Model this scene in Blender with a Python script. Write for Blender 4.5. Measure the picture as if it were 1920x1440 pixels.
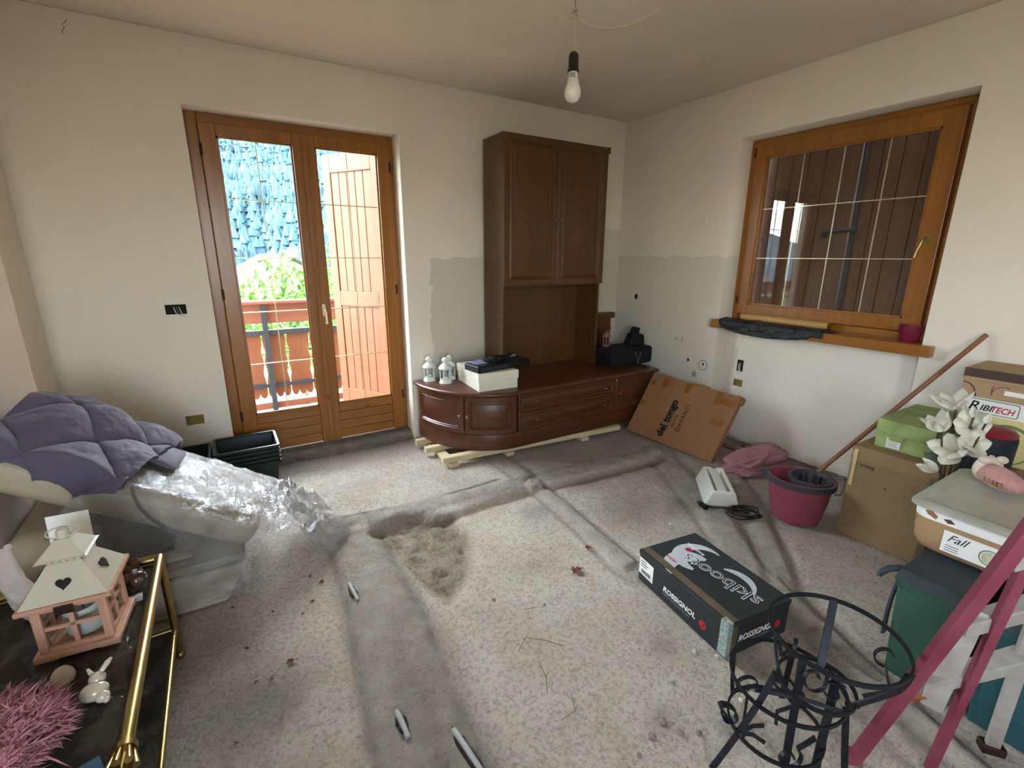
import bpy, bmesh, math, random
import numpy as np
from mathutils import Vector, Matrix, noise as mnoise

for o in list(bpy.data.objects):
    bpy.data.objects.remove(o, do_unlink=True)
scene = bpy.context.scene
COL = scene.collection
PI = math.pi

# ------------------------------------------------------------------ camera
cam_data = bpy.data.cameras.new('camera')
cam_data.sensor_fit = 'HORIZONTAL'
cam_data.sensor_width = 36.0
cam_data.lens = 886.007 / 1920.0 * 36.0
cam_data.clip_start = 0.02
cam_data.clip_end = 2000
cam = bpy.data.objects.new('camera', cam_data)
COL.objects.link(cam)
_rt = Vector((0.85370828, -0.5207382, 0.00372842))
_up = Vector((0.13227079, 0.22376107, 0.96562696))
_fw = Vector((0.50367312, 0.82387057, -0.25990513))
cm = Matrix.Identity(4)
for i in range(3):
    cm[i][0] = _rt[i]; cm[i][1] = _up[i]; cm[i][2] = -_fw[i]
cm[0][3], cm[1][3], cm[2][3] = -3.48664, -3.65524, 1.51024
cam.matrix_world = cm
scene.camera = cam

# ------------------------------------------------------------------ light
vs = scene.view_settings
vs.view_transform = 'Standard'
vs.look = 'None'
vs.gamma = 1.0
vs.use_curve_mapping = False
vs.exposure = 1.17

world = bpy.data.worlds.new('sky')
scene.world = world
world.use_nodes = True
wn = world.node_tree
wn.nodes.clear()
w_out = wn.nodes.new('ShaderNodeOutputWorld')
w_bg = wn.nodes.new('ShaderNodeBackground')
w_sky = wn.nodes.new('ShaderNodeTexSky')
w_sky.sky_type = 'NISHITA'
w_sky.sun_disc = False
w_sky.sun_elevation = math.radians(52)
w_sky.sun_rotation = math.radians(-80)
w_sky.altitude = 700
w_sky.dust_density = 2.0
w_bg.inputs['Strength'].default_value = 2.3
w_hs = wn.nodes.new('ShaderNodeHueSaturation')
w_hs.inputs['Saturation'].default_value = 0.55
wn.links.new(w_sky.outputs['Color'], w_hs.inputs['Color'])
wn.links.new(w_hs.outputs['Color'], w_bg.inputs['Color'])
wn.links.new(w_bg.outputs['Background'], w_out.inputs['Surface'])


def add_light(name, kind, loc, direction, energy, color=(1, 1, 1), size=None, size_y=None, angle=None, portal=False):
    d = bpy.data.lights.new(name, kind)
    d.energy = energy
    d.color = color
    if kind == 'AREA':
        d.shape = 'RECTANGLE'
        d.size = size
        d.size_y = size_y
        if portal:
            d.cycles.is_portal = True
    if angle is not None:
        d.angle = angle
    o = bpy.data.objects.new(name, d)
    COL.objects.link(o)
    o.location = loc
    o.rotation_euler = Vector(direction).to_track_quat('-Z', 'Y').to_euler()
    return o


add_light('sun', 'SUN', (-6, 6, 8), (0.62, -0.10, -0.78), 4.5, (1.0, 0.93, 0.82), angle=math.radians(0.6))
# added wide soft sun lamp, strengthens the sky light through the door
add_light('door_fill_sun', 'SUN', (-2, 9, 9), (0.02, -0.925, -0.38), 15.0, (0.94, 0.96, 1.0), angle=math.radians(60))
# daylight entering by the balcony door (portal) and by the two windows behind the camera
add_light('door_daylight', 'AREA', (-2.88, 0.34, 1.25), (0, -1, 0), 1.0, size=1.3, size_y=2.3, portal=True)
add_light('side_window_daylight', 'AREA', (-4.54, -4.2, 1.8), (1, 0, 0), 1.0, size=0.85, size_y=0.8, portal=True)
add_light('rear_window_daylight', 'AREA', (-3.75, -5.78, 1.6), (0, 1, 0), 1.0, size=1.1, size_y=1.4, portal=True)


# ------------------------------------------------------------------ materials
def lin(c):
    if isinstance(c, str):
        c = c.lstrip('#')
        c = [int(c[i:i + 2], 16) / 255 for i in (0, 2, 4)]
    return tuple(((v / 12.92) if v <= 0.04045 else ((v + 0.055) / 1.055) ** 2.4) for v in c) + (1.0,)


def node_mat(name):
    m = bpy.data.materials.new(name)
    m.use_nodes = True
    nt = m.node_tree
    b = nt.nodes['Principled BSDF']
    return m, nt, b


def coords(nt, scale=(1, 1, 1), rot=(0, 0, 0)):
    tc = nt.nodes.new('ShaderNodeTexCoord')
    mp = nt.nodes.new('ShaderNodeMapping')
    mp.inputs['Scale'].default_value = scale
    mp.inputs['Rotation'].default_value = rot
    nt.links.new(tc.outputs['Object'], mp.inputs['Vector'])
    return mp.outputs['Vector']


def noise_node(nt, vec, scale, detail=4, rough=0.55, dist=0.0):
    n = nt.nodes.new('ShaderNodeTexNoise')
    n.inputs['Scale'].default_value = scale
    n.inputs['Detail'].default_value = detail
    n.inputs['Roughness'].default_value = rough
    n.inputs['Distortion'].default_value = dist
    nt.links.new(vec, n.inputs['Vector'])
    return n.outputs['Fac']


def ramp(nt, fac, stops):
    r = nt.nodes.new('ShaderNodeValToRGB')
    el = r.color_ramp.elements
    while len(el) < len(stops):
        el.new(0.5)
    for e, (p, c) in zip(el, stops):
        e.position = p
        e.color = c
    nt.links.new(fac, r.inputs['Fac'])
    return r.outputs['Color']


def mathn(nt, op, a, b=None, c=None, clamp=False):
    n = nt.nodes.new('ShaderNodeMath')
    n.operation = op
    n.use_clamp = clamp
    for i, v in enumerate((a, b, c)):
        if v is None:
            continue
        if isinstance(v, (int, float)):
            n.inputs[i].default_value = v
        else:
            nt.links.new(v, n.inputs[i])
    return n.outputs[0]


def mixc(nt, fac, a, b, mode='MIX'):
    n = nt.nodes.new('ShaderNodeMix')
    n.data_type = 'RGBA'
    n.blend_type = mode
    for sock, v in ((n.inputs[0], fac), (n.inputs[6], a), (n.inputs[7], b)):
        if isinstance(v, (int, float)):
            sock.default_value = v
        elif isinstance(v, tuple):
            sock.default_value = v
        else:
            nt.links.new(v, sock)
    return n.outputs[2]


def bump(nt, bsdf, height, strength=0.3, dist=0.01):
    n = nt.nodes.new('ShaderNodeBump')
    n.inputs['Strength'].default_value = strength
    n.inputs['Distance'].default_value = dist
    nt.links.new(height, n.inputs['Height'])
    nt.links.new(n.outputs['Normal'], bsdf.inputs['Normal'])


def M(name, col, rough=0.6, var=0.12, scale=8.0, bstr=0.0, bscale=60.0, metal=0.0, coat=0.0, spec=0.5, sheen=0.0, col2=None, detail=4, alpha=1.0, trans=0.0, ior=1.45, bdist=0.004):
    m, nt, b = node_mat(name)
    c = lin(col)
    if col2 is None:
        c1 = tuple(v * (1 - var) for v in c[:3]) + (1,)
        c2 = tuple(min(1, v * (1 + var)) for v in c[:3]) + (1,)
    else:
        c1, c2 = c, lin(col2)
    v = coords(nt)
    f = noise_node(nt, v, scale, detail)
    nt.links.new(ramp(nt, f, [(0.3, c1), (0.7, c2)]), b.inputs['Base Color'])
    b.inputs['Roughness'].default_value = rough
    b.inputs['Metallic'].default_value = metal
    b.inputs['Specular IOR Level'].default_value = spec
    b.inputs['Coat Weight'].default_value = coat
    b.inputs['Sheen Weight'].default_value = sheen
    b.inputs['Alpha'].default_value = alpha
    b.inputs['Transmission Weight'].default_value = trans
    b.inputs['IOR'].default_value = ior
    if bstr > 0:
        bump(nt, b, noise_node(nt, v, bscale, 3), bstr, bdist)
    return m


def wood(name, c1, c2, axis='z', rough=0.4, grain=1.0, knots=True, coat=0.0, bstr=0.08, scale=1.0):
    """long streaks along one axis; optional round knots"""
    m, nt, b = node_mat(name)
    s = {'x': (0.6, 14, 14), 'y': (14, 0.6, 14), 'z': (14, 14, 0.6)}[axis]
    s = tuple(k * scale for k in s)
    v = coords(nt, s)
    f1 = noise_node(nt, v, 1.6, 5, 0.6, 0.6)
    f2 = noise_node(nt, v, 7.0, 3, 0.6, 0.2)
    f = mathn(nt, 'ADD', mathn(nt, 'MULTIPLY', f1, 0.7), mathn(nt, 'MULTIPLY', f2, 0.3))
    colr = ramp(nt, f, [(0.32, lin(c1)), (0.68, lin(c2))])
    if knots:
        ks = {'x': (2.2, 6, 6), 'y': (6, 2.2, 6), 'z': (6, 6, 2.2)}[axis]
        vv = coords(nt, ks)
        vo = nt.nodes.new('ShaderNodeTexVoronoi')
        vo.inputs['Scale'].default_value = 1.0
        nt.links.new(vv, vo.inputs['Vector'])
        kf = mathn(nt, 'LESS_THAN', vo.outputs['Distance'], 0.075)
        dark = tuple(x * 0.35 for x in lin(c1)[:3]) + (1,)
        colr = mixc(nt, mathn(nt, 'MULTIPLY', kf, 0.7), colr, dark)
    nt.links.new(colr, b.inputs['Base Color'])
    b.inputs['Roughness'].default_value = rough
    b.inputs['Coat Weight'].default_value = coat
    b.inputs['Coat Roughness'].default_value = 0.25
    if bstr:
        bump(nt, b, f, bstr, 0.003)
    return m


MAT = {}
# plaster of the walls, with the grey filled patch where a former wall unit hung


def wall_material(name, base, patches):
    """patches: list of (axis, lo, hi, ztop) rectangles of bare grey filler with ragged rims"""
    m, nt, b = node_mat(name)
    tc = nt.nodes.new('ShaderNodeTexCoord')
    sep = nt.nodes.new('ShaderNodeSeparateXYZ')
    nt.links.new(tc.outputs['Object'], sep.inputs[0])
    v = tc.outputs['Object']
    fine = noise_node(nt, v, 90, 3)
    big = noise_node(nt, v, 1.7, 4)
    c = lin(base)
    colr = ramp(nt, big, [(0.3, tuple(x * 0.95 for x in c[:3]) + (1,)), (0.7, tuple(min(1, x * 1.03) for x in c[:3]) + (1,))])
    rag = mathn(nt, 'MULTIPLY', mathn(nt, 'SUBTRACT', noise_node(nt, v, 6, 5), 0.5), 0.22)
    for axis, lo, hi, zt, zb, colp in patches:
        a = sep.outputs[axis]
        z = sep.outputs['Z']
        m1 = mathn(nt, 'GREATER_THAN', mathn(nt, 'ADD', a, rag), lo)
        m2 = mathn(nt, 'LESS_THAN', mathn(nt, 'ADD', a, rag), hi)
        m3 = mathn(nt, 'LESS_THAN', mathn(nt, 'ADD', z, mathn(nt, 'MULTIPLY', rag, 0.6)), zt)
        m4 = mathn(nt, 'GREATER_THAN', z, zb)
        mk = mathn(nt, 'MULTIPLY', mathn(nt, 'MULTIPLY', m1, m2), mathn(nt, 'MULTIPLY', m3, m4))
        colr = mixc(nt, mathn(nt, 'MULTIPLY', mk, 0.6), colr, lin(colp))
    nt.links.new(colr, b.inputs['Base Color'])
    b.inputs['Roughness'].default_value = 0.92
    b.inputs['Specular IOR Level'].default_value = 0.2
    bump(nt, b, fine, 0.25, 0.004)
    return m


WALLC = '#e9e0d0'
MAT['wall_back'] = wall_material('plaster_back', WALLC, [('X', -2.02, -0.0, 1.50, -1, '#c2bcab'), ('X', -0.44, 0.1, 1.78, -1, '#c2bcab')])
MAT['wall_right'] = wall_material('plaster_right', WALLC, [('Y', -1.3, 0.2, 1.52, -1, '#cbc4b4')])
MAT['wall'] = wall_material('plaster', WALLC, [])
MAT['ceiling'] = wall_material('ceiling_paint', '#e6dbcc', [])
MAT['concrete_step'] = M('rough_concrete', '#6d675b', 0.95, 0.25, 14, 0.9, 30)
MAT['pine'] = wood('varnished_pine', '#7d4a13', '#a2671f', 'z', 0.32, coat=0.25)
MAT['pine_x'] = wood('varnished_pine_horizontal', '#7d4a13', '#a2671f', 'x', 0.32, coat=0.25)
MAT['pine_y'] = wood('varnished_pine_cross', '#7d4a13', '#a2671f', 'y', 0.32, coat=0.25)
MAT['walnut'] = wood('walnut_veneer', '#42260a', '#5e390c', 'z', 0.42, knots=False, coat=0.2)
MAT['walnut_x'] = wood('walnut_veneer_horizontal', '#43210f', '#5c3018', 'x', 0.36, knots=False, coat=0.25)
MAT['walnut_dark'] = M('walnut_groove', '#2a1206', 0.5, 0.1)
MAT['fir'] = wood('raw_fir', '#b7a37c', '#d3c29b', 'x', 0.75, knots=True)
MAT['fir_y'] = wood('raw_fir_cross', '#b7a37c', '#d3c29b', 'y', 0.75, knots=True)
MAT['brass'] = M('brass', '#a08a55', 0.30, 0.08, 20, metal=1.0)
MAT['brass_bar'] = M('pale_brass_bar', '#d6cba6', 0.35, 0.05, 20, metal=0.8)
MAT['knob'] = M('antique_brass_knob', '#a8835c', 0.3, 0.1, 30, metal=1.0)
MAT['iron'] = M('wrought_iron', '#23252a', 0.5, 0.25, 30, 0.15, 120, metal=0.55)
MAT['black_metal'] = M('black_painted_metal', '#2c3038', 0.5, 0.1)
MAT['black'] = M('black_plastic', '#0c0c0d', 0.42, 0.15, 20)
MAT['black_soft'] = M('black_fabric', '#0a0a0b', 0.85, 0.2, 40, 0.3, 200)
MAT['white_paint'] = M('white_enamel', '#dfe3da', 0.32, 0.04, 10)
MAT['white_plastic'] = M('white_plastic', '#dcdccf', 0.35, 0.03, 10)
MAT['paper'] = M('white_paper', '#e8e6df', 0.8, 0.05, 12)
MAT['print_black'] = M('print_black', '#15120f', 0.7, 0.05)
MAT['print_white'] = M('print_white', '#e9e9e6', 0.6, 0.03)
MAT['print_red'] = M('print_red', '#b3252c', 0.55, 0.05)
MAT['print_grey'] = M('print_grey', '#7d7d7a', 0.6, 0.05)


def glass_mat(name, tint=(0.9, 0.93, 0.92), clear=0.93, rough=0.0):
    m, nt, b = node_mat(name)
    nt.nodes.remove(b)
    out = nt.nodes['Material Output']
    tr = nt.nodes.new('ShaderNodeBsdfTransparent')
    tr.inputs['Color'].default_value = tint + (1,)
    gl = nt.nodes.new('ShaderNodeBsdfGlossy')
    gl.inputs['Roughness'].default_value = rough
    fr = nt.nodes.new('ShaderNodeFresnel')
    fr.inputs['IOR'].default_value = 1.5
    mx = nt.nodes.new('ShaderNodeMixShader')
    ge = nt.nodes.new('ShaderNodeNewGeometry')
    front = mathn(nt, 'SUBTRACT', 1.0, ge.outputs['Backfacing'])
    nt.links.new(mathn(nt, 'MULTIPLY', fr.outputs[0], front), mx.inputs[0])
    nt.links.new(tr.outputs[0], mx.inputs[1])
    nt.links.new(gl.outputs[0], mx.inputs[2])
    nt.links.new(mx.outputs[0], out.inputs['Surface'])
    return m


MAT['glass'] = glass_mat('window_glass')


def dusty_glass(name):
    m = glass_mat(name, (0.16, 0.145, 0.12))
    nt = m.node_tree
    out = nt.nodes['Material Output']
    src = out.inputs['Surface'].links[0].from_socket
    df = nt.nodes.new('ShaderNodeBsdfDiffuse')
    v = coords(nt)
    f = noise_node(nt, v, 7, 6, 0.65)
    nt.links.new(ramp(nt, f, [(0.35, lin('#3a342b')), (0.7, lin('#6a6253'))]), df.inputs['Color'])
    mx = nt.nodes.new('ShaderNodeMixShader')
    nt.links.new(mathn(nt, 'MULTIPLY', f, 0.85, clamp=True), mx.inputs[0])
    nt.links.new(src, mx.inputs[1])
    nt.links.new(df.outputs[0], mx.inputs[2])
    nt.links.new(mx.outputs[0], out.inputs['Surface'])
    return m


MAT['glass_smoked'] = dusty_glass('dusty_smoked_glass')
MAT['glass_clear'] = glass_mat('lantern_glass', (0.9, 0.92, 0.92))


# ------------------------------------------------------------------ mesh building
class MB:
    def __init__(self):
        self.v = []
        self.f = []

    def add(self, verts, faces, M4=None):
        n = len(self.v)
        if M4 is not None:
            verts = [M4 @ Vector(p) for p in verts]
        self.v += [tuple(p) for p in verts]
        self.f += [tuple(i + n for i in f) for f in faces]
        return self

    def box(self, lo, hi, M4=None):
        x0, y0, z0 = lo
        x1, y1, z1 = hi
        vv = [(x0, y0, z0), (x1, y0, z0), (x1, y1, z0), (x0, y1, z0), (x0, y0, z1), (x1, y0, z1), (x1, y1, z1), (x0, y1, z1)]
        ff = [(0, 3, 2, 1), (4, 5, 6, 7), (0, 1, 5, 4), (1, 2, 6, 5), (2, 3, 7, 6), (3, 0, 4, 7)]
        return self.add(vv, ff, M4)

    def hexa(self, b, t):
        """b, t: four bottom and four top corners in order"""
        return self.add(list(b) + list(t), [(0, 3, 2, 1), (4, 5, 6, 7), (0, 1, 5, 4), (1, 2, 6, 5), (2, 3, 7, 6), (3, 0, 4, 7)])

    def tube(self, pts, r, seg=8, closed=False, caps=True, M4=None):
        pts = [Vector(p) for p in pts]
        n = len(pts)
        rs = r if isinstance(r, (list, tuple)) else [r] * n
        vv, ff = [], []
        prev = None
        for i, p in enumerate(pts):
            if closed:
                t = pts[(i + 1) % n] - pts[i - 1]
            else:
                t = pts[min(i + 1, n - 1)] - pts[max(i - 1, 0)]
            if t.length < 1e-9:
                t = Vector((0, 0, 1))
            t.normalize()
            if prev is None:
                a = Vector((0, 0, 1)) if abs(t.z) < 0.9 else Vector((1, 0, 0))
                u = t.cross(a).normalized()
            else:
                u = prev - t * prev.dot(t)
                if u.length < 1e-6:
                    u = t.orthogonal()
                u.normalize()
            prev = u
            w = t.cross(u)
            for k in range(seg):
                a = 2 * PI * k / seg
                vv.append(p + (u * math.cos(a) + w * math.sin(a)) * rs[i])
        for i in range(n if closed else n - 1):
            j = (i + 1) % n
            for k in range(seg):
                l = (k + 1) % seg
                ff.append((i * seg + k, i * seg + l, j * seg + l, j * seg + k))
        if caps and not closed:
            ff.append(tuple(range(seg - 1, -1, -1)))
            ff.append(tuple((n - 1) * seg + k for k in range(seg)))
        return self.add(vv, ff, M4)

    def bar(self, pts, w, t, side, closed=False, M4=None):
        """flat strip: w along 'side' (vector or list of vectors), t across"""
        pts = [Vector(p) for p in pts]
        n = len(pts)
        vv, ff = [], []
        for i, p in enumerate(pts):
            if closed:
                d = pts[(i + 1) % n] - pts[i - 1]
            else:
                d = pts[min(i + 1, n - 1)] - pts[max(i - 1, 0)]
            d.normalize()
            s = Vector(side[i] if isinstance(side, list) else side)
            s = s - d * s.dot(d)
            if s.length < 1e-6:
                s = d.orthogonal()
            s.normalize()
            q = d.cross(s)
            for a, b in ((-1, -1), (1, -1), (1, 1), (-1, 1)):
                vv.append(p + s * a * w / 2 + q * b * t / 2)
        for i in range(n if closed else n - 1):
            j = (i + 1) % n
            for k in range(4):
                l = (k + 1) % 4
                ff.append((i * 4 + k, i * 4 + l, j * 4 + l, j * 4 + k))
        if not closed:
            ff.append((3, 2, 1, 0))
            ff.append(tuple((n - 1) * 4 + k for k in range(4)))
        return self.add(vv, ff, M4)

    def lathe(self, prof, seg=24, c=(0, 0, 0), M4=None, sx=1.0, sy=1.0, cap=True):
        vv, ff = [], []
        for r, z in prof:
            for k in range(seg):
                a = 2 * PI * k / seg
                vv.append((c[0] + r * sx * math.cos(a), c[1] + r * sy * math.sin(a), c[2] + z))
        for i in range(len(prof) - 1):
            for k in range(seg):
                l = (k + 1) % seg
                ff.append((i * seg + k, i * seg + l, (i + 1) * seg + l, (i + 1) * seg + k))
        if cap:
            ff.append(tuple(range(seg - 1, -1, -1)))
            ff.append(tuple((len(prof) - 1) * seg + k for k in range(seg)))
        return self.add(vv, ff, M4)

    def prism(self, poly, d0, d1, M4=None):
        """polygon in local xy, extruded along z"""
        n = len(poly)
        vv = [(x, y, d0) for x, y in poly] + [(x, y, d1) for x, y in poly]
        ff = [tuple(range(n - 1, -1, -1)), tuple(range(n, 2 * n))]
        for i in range(n):
            j = (i + 1) % n
            ff.append((i, j, n + j, n + i))
        return self.add(vv, ff, M4)

    def ball(self, c, r, seg=14, rings=8, M4=None):
        rr = r if isinstance(r, (list, tuple)) else (r, r, r)
        vv = [(c[0], c[1], c[2] - rr[2])]
        for i in range(1, rings):
            a = -PI / 2 + PI * i / rings
            for k in range(seg):
                b = 2 * PI * k / seg
                vv.append((c[0] + rr[0] * math.cos(a) * math.cos(b), c[1] + rr[1] * math.cos(a) * math.sin(b), c[2] + rr[2] * math.sin(a)))
        vv.append((c[0], c[1], c[2] + rr[2]))
        ff = []
        for k in range(seg):
            ff.append((0, 1 + (k + 1) % seg, 1 + k))
        for i in range(rings - 2):
            for k in range(seg):
                l = (k + 1) % seg
                ff.append((1 + i * seg + k, 1 + i * seg + l, 1 + (i + 1) * seg + l, 1 + (i + 1) * seg + k))
        top = len(vv) - 1
        b0 = 1 + (rings - 2) * seg
        for k in range(seg):
            ff.append((b0 + k, b0 + (k + 1) % seg, top))
        return self.add(vv, ff, M4)

    def sheet(self, fn, nu, nv, M4=None, thick=0.0):
        """surface fn(u,v) -> point, u,v in 0..1; thick>0 closes it with an under side along -normal"""
        P = [[Vector(fn(i / nu, j / nv)) for j in range(nv + 1)] for i in range(nu + 1)]
        vv = [p for row in P for p in row]
        w = nv + 1
        ff = [(i * w + j, (i + 1) * w + j, (i + 1) * w + j + 1, i * w + j + 1) for i in range(nu) for j in range(nv)]
        if thick:
            low = []
            for i in range(nu + 1):
                for j in range(nv + 1):
                    a = P[min(i + 1, nu)][j] - P[max(i - 1, 0)][j]
                    b = P[i][min(j + 1, nv)] - P[i][max(j - 1, 0)]
                    nn = a.cross(b)
                    if nn.length > 1e-12:
                        nn.normalize()
                    low.append(P[i][j] - nn * thick)
            n = len(vv)
            vv = vv + low
            ff2 = [tuple(n + k for k in reversed(f)) for f in ff]
            rim = [(i, 0) for i in range(nu)] + [(nu, j) for j in range(nv)] + [(i, nv) for i in range(nu, 0, -1)] + [(0, j) for j in range(nv, 0, -1)]
            ids = [i * w + j for i, j in rim]
            side = []
            for k in range(len(ids)):
                a, b = ids[k], ids[(k + 1) % len(ids)]
                side.append((b, a, n + a, n + b))
            ff = ff + ff2 + side
        return self.add(vv, ff, M4)

    def build(self, name, mat, parent=None, smooth=None, bevel=0.0, seg=2, world=False, weld=False):
        me = bpy.data.meshes.new(name)
        vv = self.v
        if world and parent is not None:
            inv = parent.matrix_basis.inverted()
            vv = [tuple(inv @ Vector(p)) for p in vv]
        me.from_pydata(vv, [], self.f)
        bm = bmesh.new()
        bm.from_mesh(me)
        if weld:
            bmesh.ops.remove_doubles(bm, verts=bm.verts, dist=1e-5)
        bmesh.ops.recalc_face_normals(bm, faces=bm.faces)
        if bevel > 0:
            es = [e for e in bm.edges if len(e.link_faces) == 2 and e.calc_face_angle(0) > 0.5]
            bmesh.ops.bevel(bm, geom=es, offset=bevel, segments=seg, affect='EDGES', profile=0.5, clamp_overlap=True)
        if smooth is not None:
            lim = math.radians(smooth)
            for f in bm.faces:
                f.smooth = True
            for e in bm.edges:
                if len(e.link_faces) == 2 and e.calc_face_angle(0) > lim:
                    e.smooth = False
        bm.to_mesh(me)
        bm.free()
        me.materials.append(MAT[mat] if isinstance(mat, str) else mat)
        o = bpy.data.objects.new(name, me)
        COL.objects.link(o)
        if parent is not None:
            o.parent = parent
        return o


def tag(o, label=None, cat=None, group=None, kind=None):
    if label:
        o['label'] = label
    if cat:
        o['category'] = cat
    if group:
        o['group'] = group
    if kind:
        o['kind'] = kind
    return o


def thing(name, label, cat, loc=(0, 0, 0), rz=0.0, group=None, rot=None):
    o = bpy.data.objects.new(name, None)
    COL.objects.link(o)
    o.empty_display_size = 0.05
    o.location = loc
    o.rotation_euler = rot if rot else (0, 0, rz)
    o.matrix_basis = Matrix.Translation(Vector(loc)) @ o.rotation_euler.to_matrix().to_4x4()
    return tag(o, label, cat, group)


def struct(o):
    o['kind'] = 'structure'
    return o


def copy_tree(o, parent=None):
    c = o.copy()
    COL.objects.link(c)
    c.parent = parent
    for ch in list(o.children):
        copy_tree(ch, c)
    return c


def lettering(name, body, size, M4, mat, parent, extrude=0.0006, shear=0.0, offset=0.0, sx=1.0, align='LEFT', spacing=1.0):
    """flat print: text converted to a thin mesh"""
    cu = bpy.data.curves.new(name, 'FONT')
    cu.body = body
    cu.size = size
    cu.shear = shear
    cu.offset = offset
    cu.extrude = extrude
    cu.align_x = align
    cu.resolution_u = 3
    cu.space_character = spacing
    tmp = bpy.data.objects.new('tmp_text', cu)
    COL.objects.link(tmp)
    dg = bpy.context.evaluated_depsgraph_get()
    me = bpy.data.meshes.new_from_object(tmp.evaluated_get(dg))
    bpy.data.objects.remove(tmp, do_unlink=True)
    bpy.data.curves.remove(cu)
    me.transform(Matrix.Diagonal((sx, 1, 1, 1)))
    me.transform(M4)
    me.materials.clear()
    me.materials.append(MAT[mat])
    me.name = name
    o = bpy.data.objects.new(name, me)
    COL.objects.link(o)
    o.parent = parent
    return o


def frame4(o, ex, ey):
    """matrix with origin o, x axis ex, y axis ey (orthonormalised)"""
    x = Vector(ex).normalized()
    z = x.cross(Vector(ey)).normalized()
    y = z.cross(x)
    m = Matrix.Identity(4)
    for i in range(3):
        m[i][0], m[i][1], m[i][2], m[i][3] = x[i], y[i], z[i], o[i]
    return m


def arc(c, r, a0, a1, n, plane='xy', z=0.0):
    out = []
    for i in range(n + 1):
        a = a0 + (a1 - a0) * i / n
        p, q = r * math.cos(a), r * math.sin(a)
        out.append({'xy': (c[0] + p, c[1] + q, c[2]), 'xz': (c[0] + p, c[1], c[2] + q), 'yz': (c[0], c[1] + p, c[2] + q)}[plane])
    return out


def catmull(pts, n=6, closed=False):
    P = [Vector(p) for p in pts]
    out = []
    m = len(P)
    rng = range(m) if closed else range(m - 1)
    for i in rng:
        p0 = P[(i - 1) % m] if (closed or i > 0) else P[0]
        p1 = P[i]
        p2 = P[(i + 1) % m]
        p3 = P[(i + 2) % m] if (closed or i + 2 < m) else P[-1]
        for k in range(n):
            t = k / n
            out.append(0.5 * ((2 * p1) + (p2 - p0) * t + (2 * p0 - 5 * p1 + 4 * p2 - p3) * t * t + (3 * p1 - p0 - 3 * p2 + p3) * t ** 3))
    if not closed:
        out.append(P[-1])
    return out


def fbm(x, y, z=0.0, s=1.0, o=3):
    return mnoise.fractal(Vector((x * s, y * s, z * s)), 0.8, 2.0, o)


rnd = random.Random(7)

# ================================================================== structure
H = 2.74
XL, XR, ZD = -3.532, -2.225, 2.373          # balcony door opening
YL, YR, ZS, ZT = -1.216, -2.568, 1.022, 2.372  # window opening


def wall_panel(name, axis, a0, a1, z0, z1, d0, d1, holes, mat, bevel=0.006):
    """wall in the plane d0 (room side) to d1, running a0..a1 along axis, with rectangular holes (alo, ahi, zlo, zhi, depth or None)"""
    As = sorted({a0, a1} | {h[0] for h in holes} | {h[1] for h in holes})
    Zs = sorted({z0, z1} | {h[2] for h in holes} | {h[3] for h in holes})

    def inhole(a, z):
        for h in holes:
            if h[0] < a < h[1] and h[2] < z < h[3]:
                return h
        return None

    def P(a, d, z):
        return (a, d, z) if axis == 'x' else (d, a, z)
    mb = MB()
    cells = {}
    for i in range(len(As) - 1):
        for j in range(len(Zs) - 1):
            h = inhole((As[i] + As[i + 1]) / 2, (Zs[j] + Zs[j + 1]) / 2)
            cells[i, j] = d0 if h is None else (None if h[4] is None else h[4])
    for (i, j), d in cells.items():
        A0, A1, Z0, Z1 = As[i], As[i + 1], Zs[j], Zs[j + 1]
        if d is not None:
            mb.add([P(A0, d, Z0), P(A1, d, Z0), P(A1, d, Z1), P(A0, d, Z1)], [(0, 1, 2, 3)])
            mb.add([P(A0, d1, Z0), P(A1, d1, Z0), P(A1, d1, Z1), P(A0, d1, Z1)], [(3, 2, 1, 0)])
        for di, dj, e in ((1, 0, ((A1, Z0), (A1, Z1))), (-1, 0, ((A0, Z0), (A0, Z1))), (0, 1, ((A0, Z1), (A1, Z1))), (0, -1, ((A0, Z0), (A1, Z0)))):
            nb = cells.get((i + di, j + dj), 'out')
            if d is None:
                continue
            other = d1 if (nb is None or nb == 'out') else nb
            if nb == 'out' or nb is None or nb > d if d1 > d0 else (nb == 'out' or nb is None or nb < d):
                (a, z), (b, w) = e
                mb.add([P(a, d, z), P(b, d, w), P(b, other, w), P(a, other, z)], [(0, 1, 2, 3)])
    return struct(mb.build(name, mat, weld=True, bevel=bevel, smooth=40))


wall_panel('wall_back', 'x', -4.72, 0.36, -0.1, H, 0.0, 0.35, [(XL, XR, -0.1, ZD, None)], 'wall_back')
wall_panel('wall_right', 'y', -5.96, 0.0, -0.1, H, 0.0, 0.35, [(YR, YL, ZS - 0.01, ZT, None), (YR, YL, -0.1, ZS - 0.01, 0.15)], 'wall_right')
wall_panel('wall_left', 'y', -5.96, 0.0, -0.1, H, -4.36, -4.72, [(-4.62, -3.78, 1.4, 2.2, None)], 'wall')
wall_panel('wall_rear', 'x', -4.36, 0.0, -0.1, H, -5.6, -5.96, [(-4.3, -3.2, 0.9, 2.3, None)], 'wall')
# shallow chimney breast on the left wall, its rounded corner catches the daylight
mb = MB()
pr = [(-4.36, -0.56), (-4.33, -0.56)] + [(-4.33 + 0.03 * math.sin(a), -0.59 + 0.03 * math.cos(a)) for a in [k * PI / 16 for k in range(1, 9)]] + [(-4.30, -2.9), (-4.36, -2.9)]
mb.prism(pr, 0.0, H)
struct(mb.build('trim_1', 'wall', smooth=30))
mb = MB().box((-4.72, -5.96, H), (0.36, 0.36, H + 0.2))
struct(mb.build('ceiling', 'ceiling'))

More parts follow.
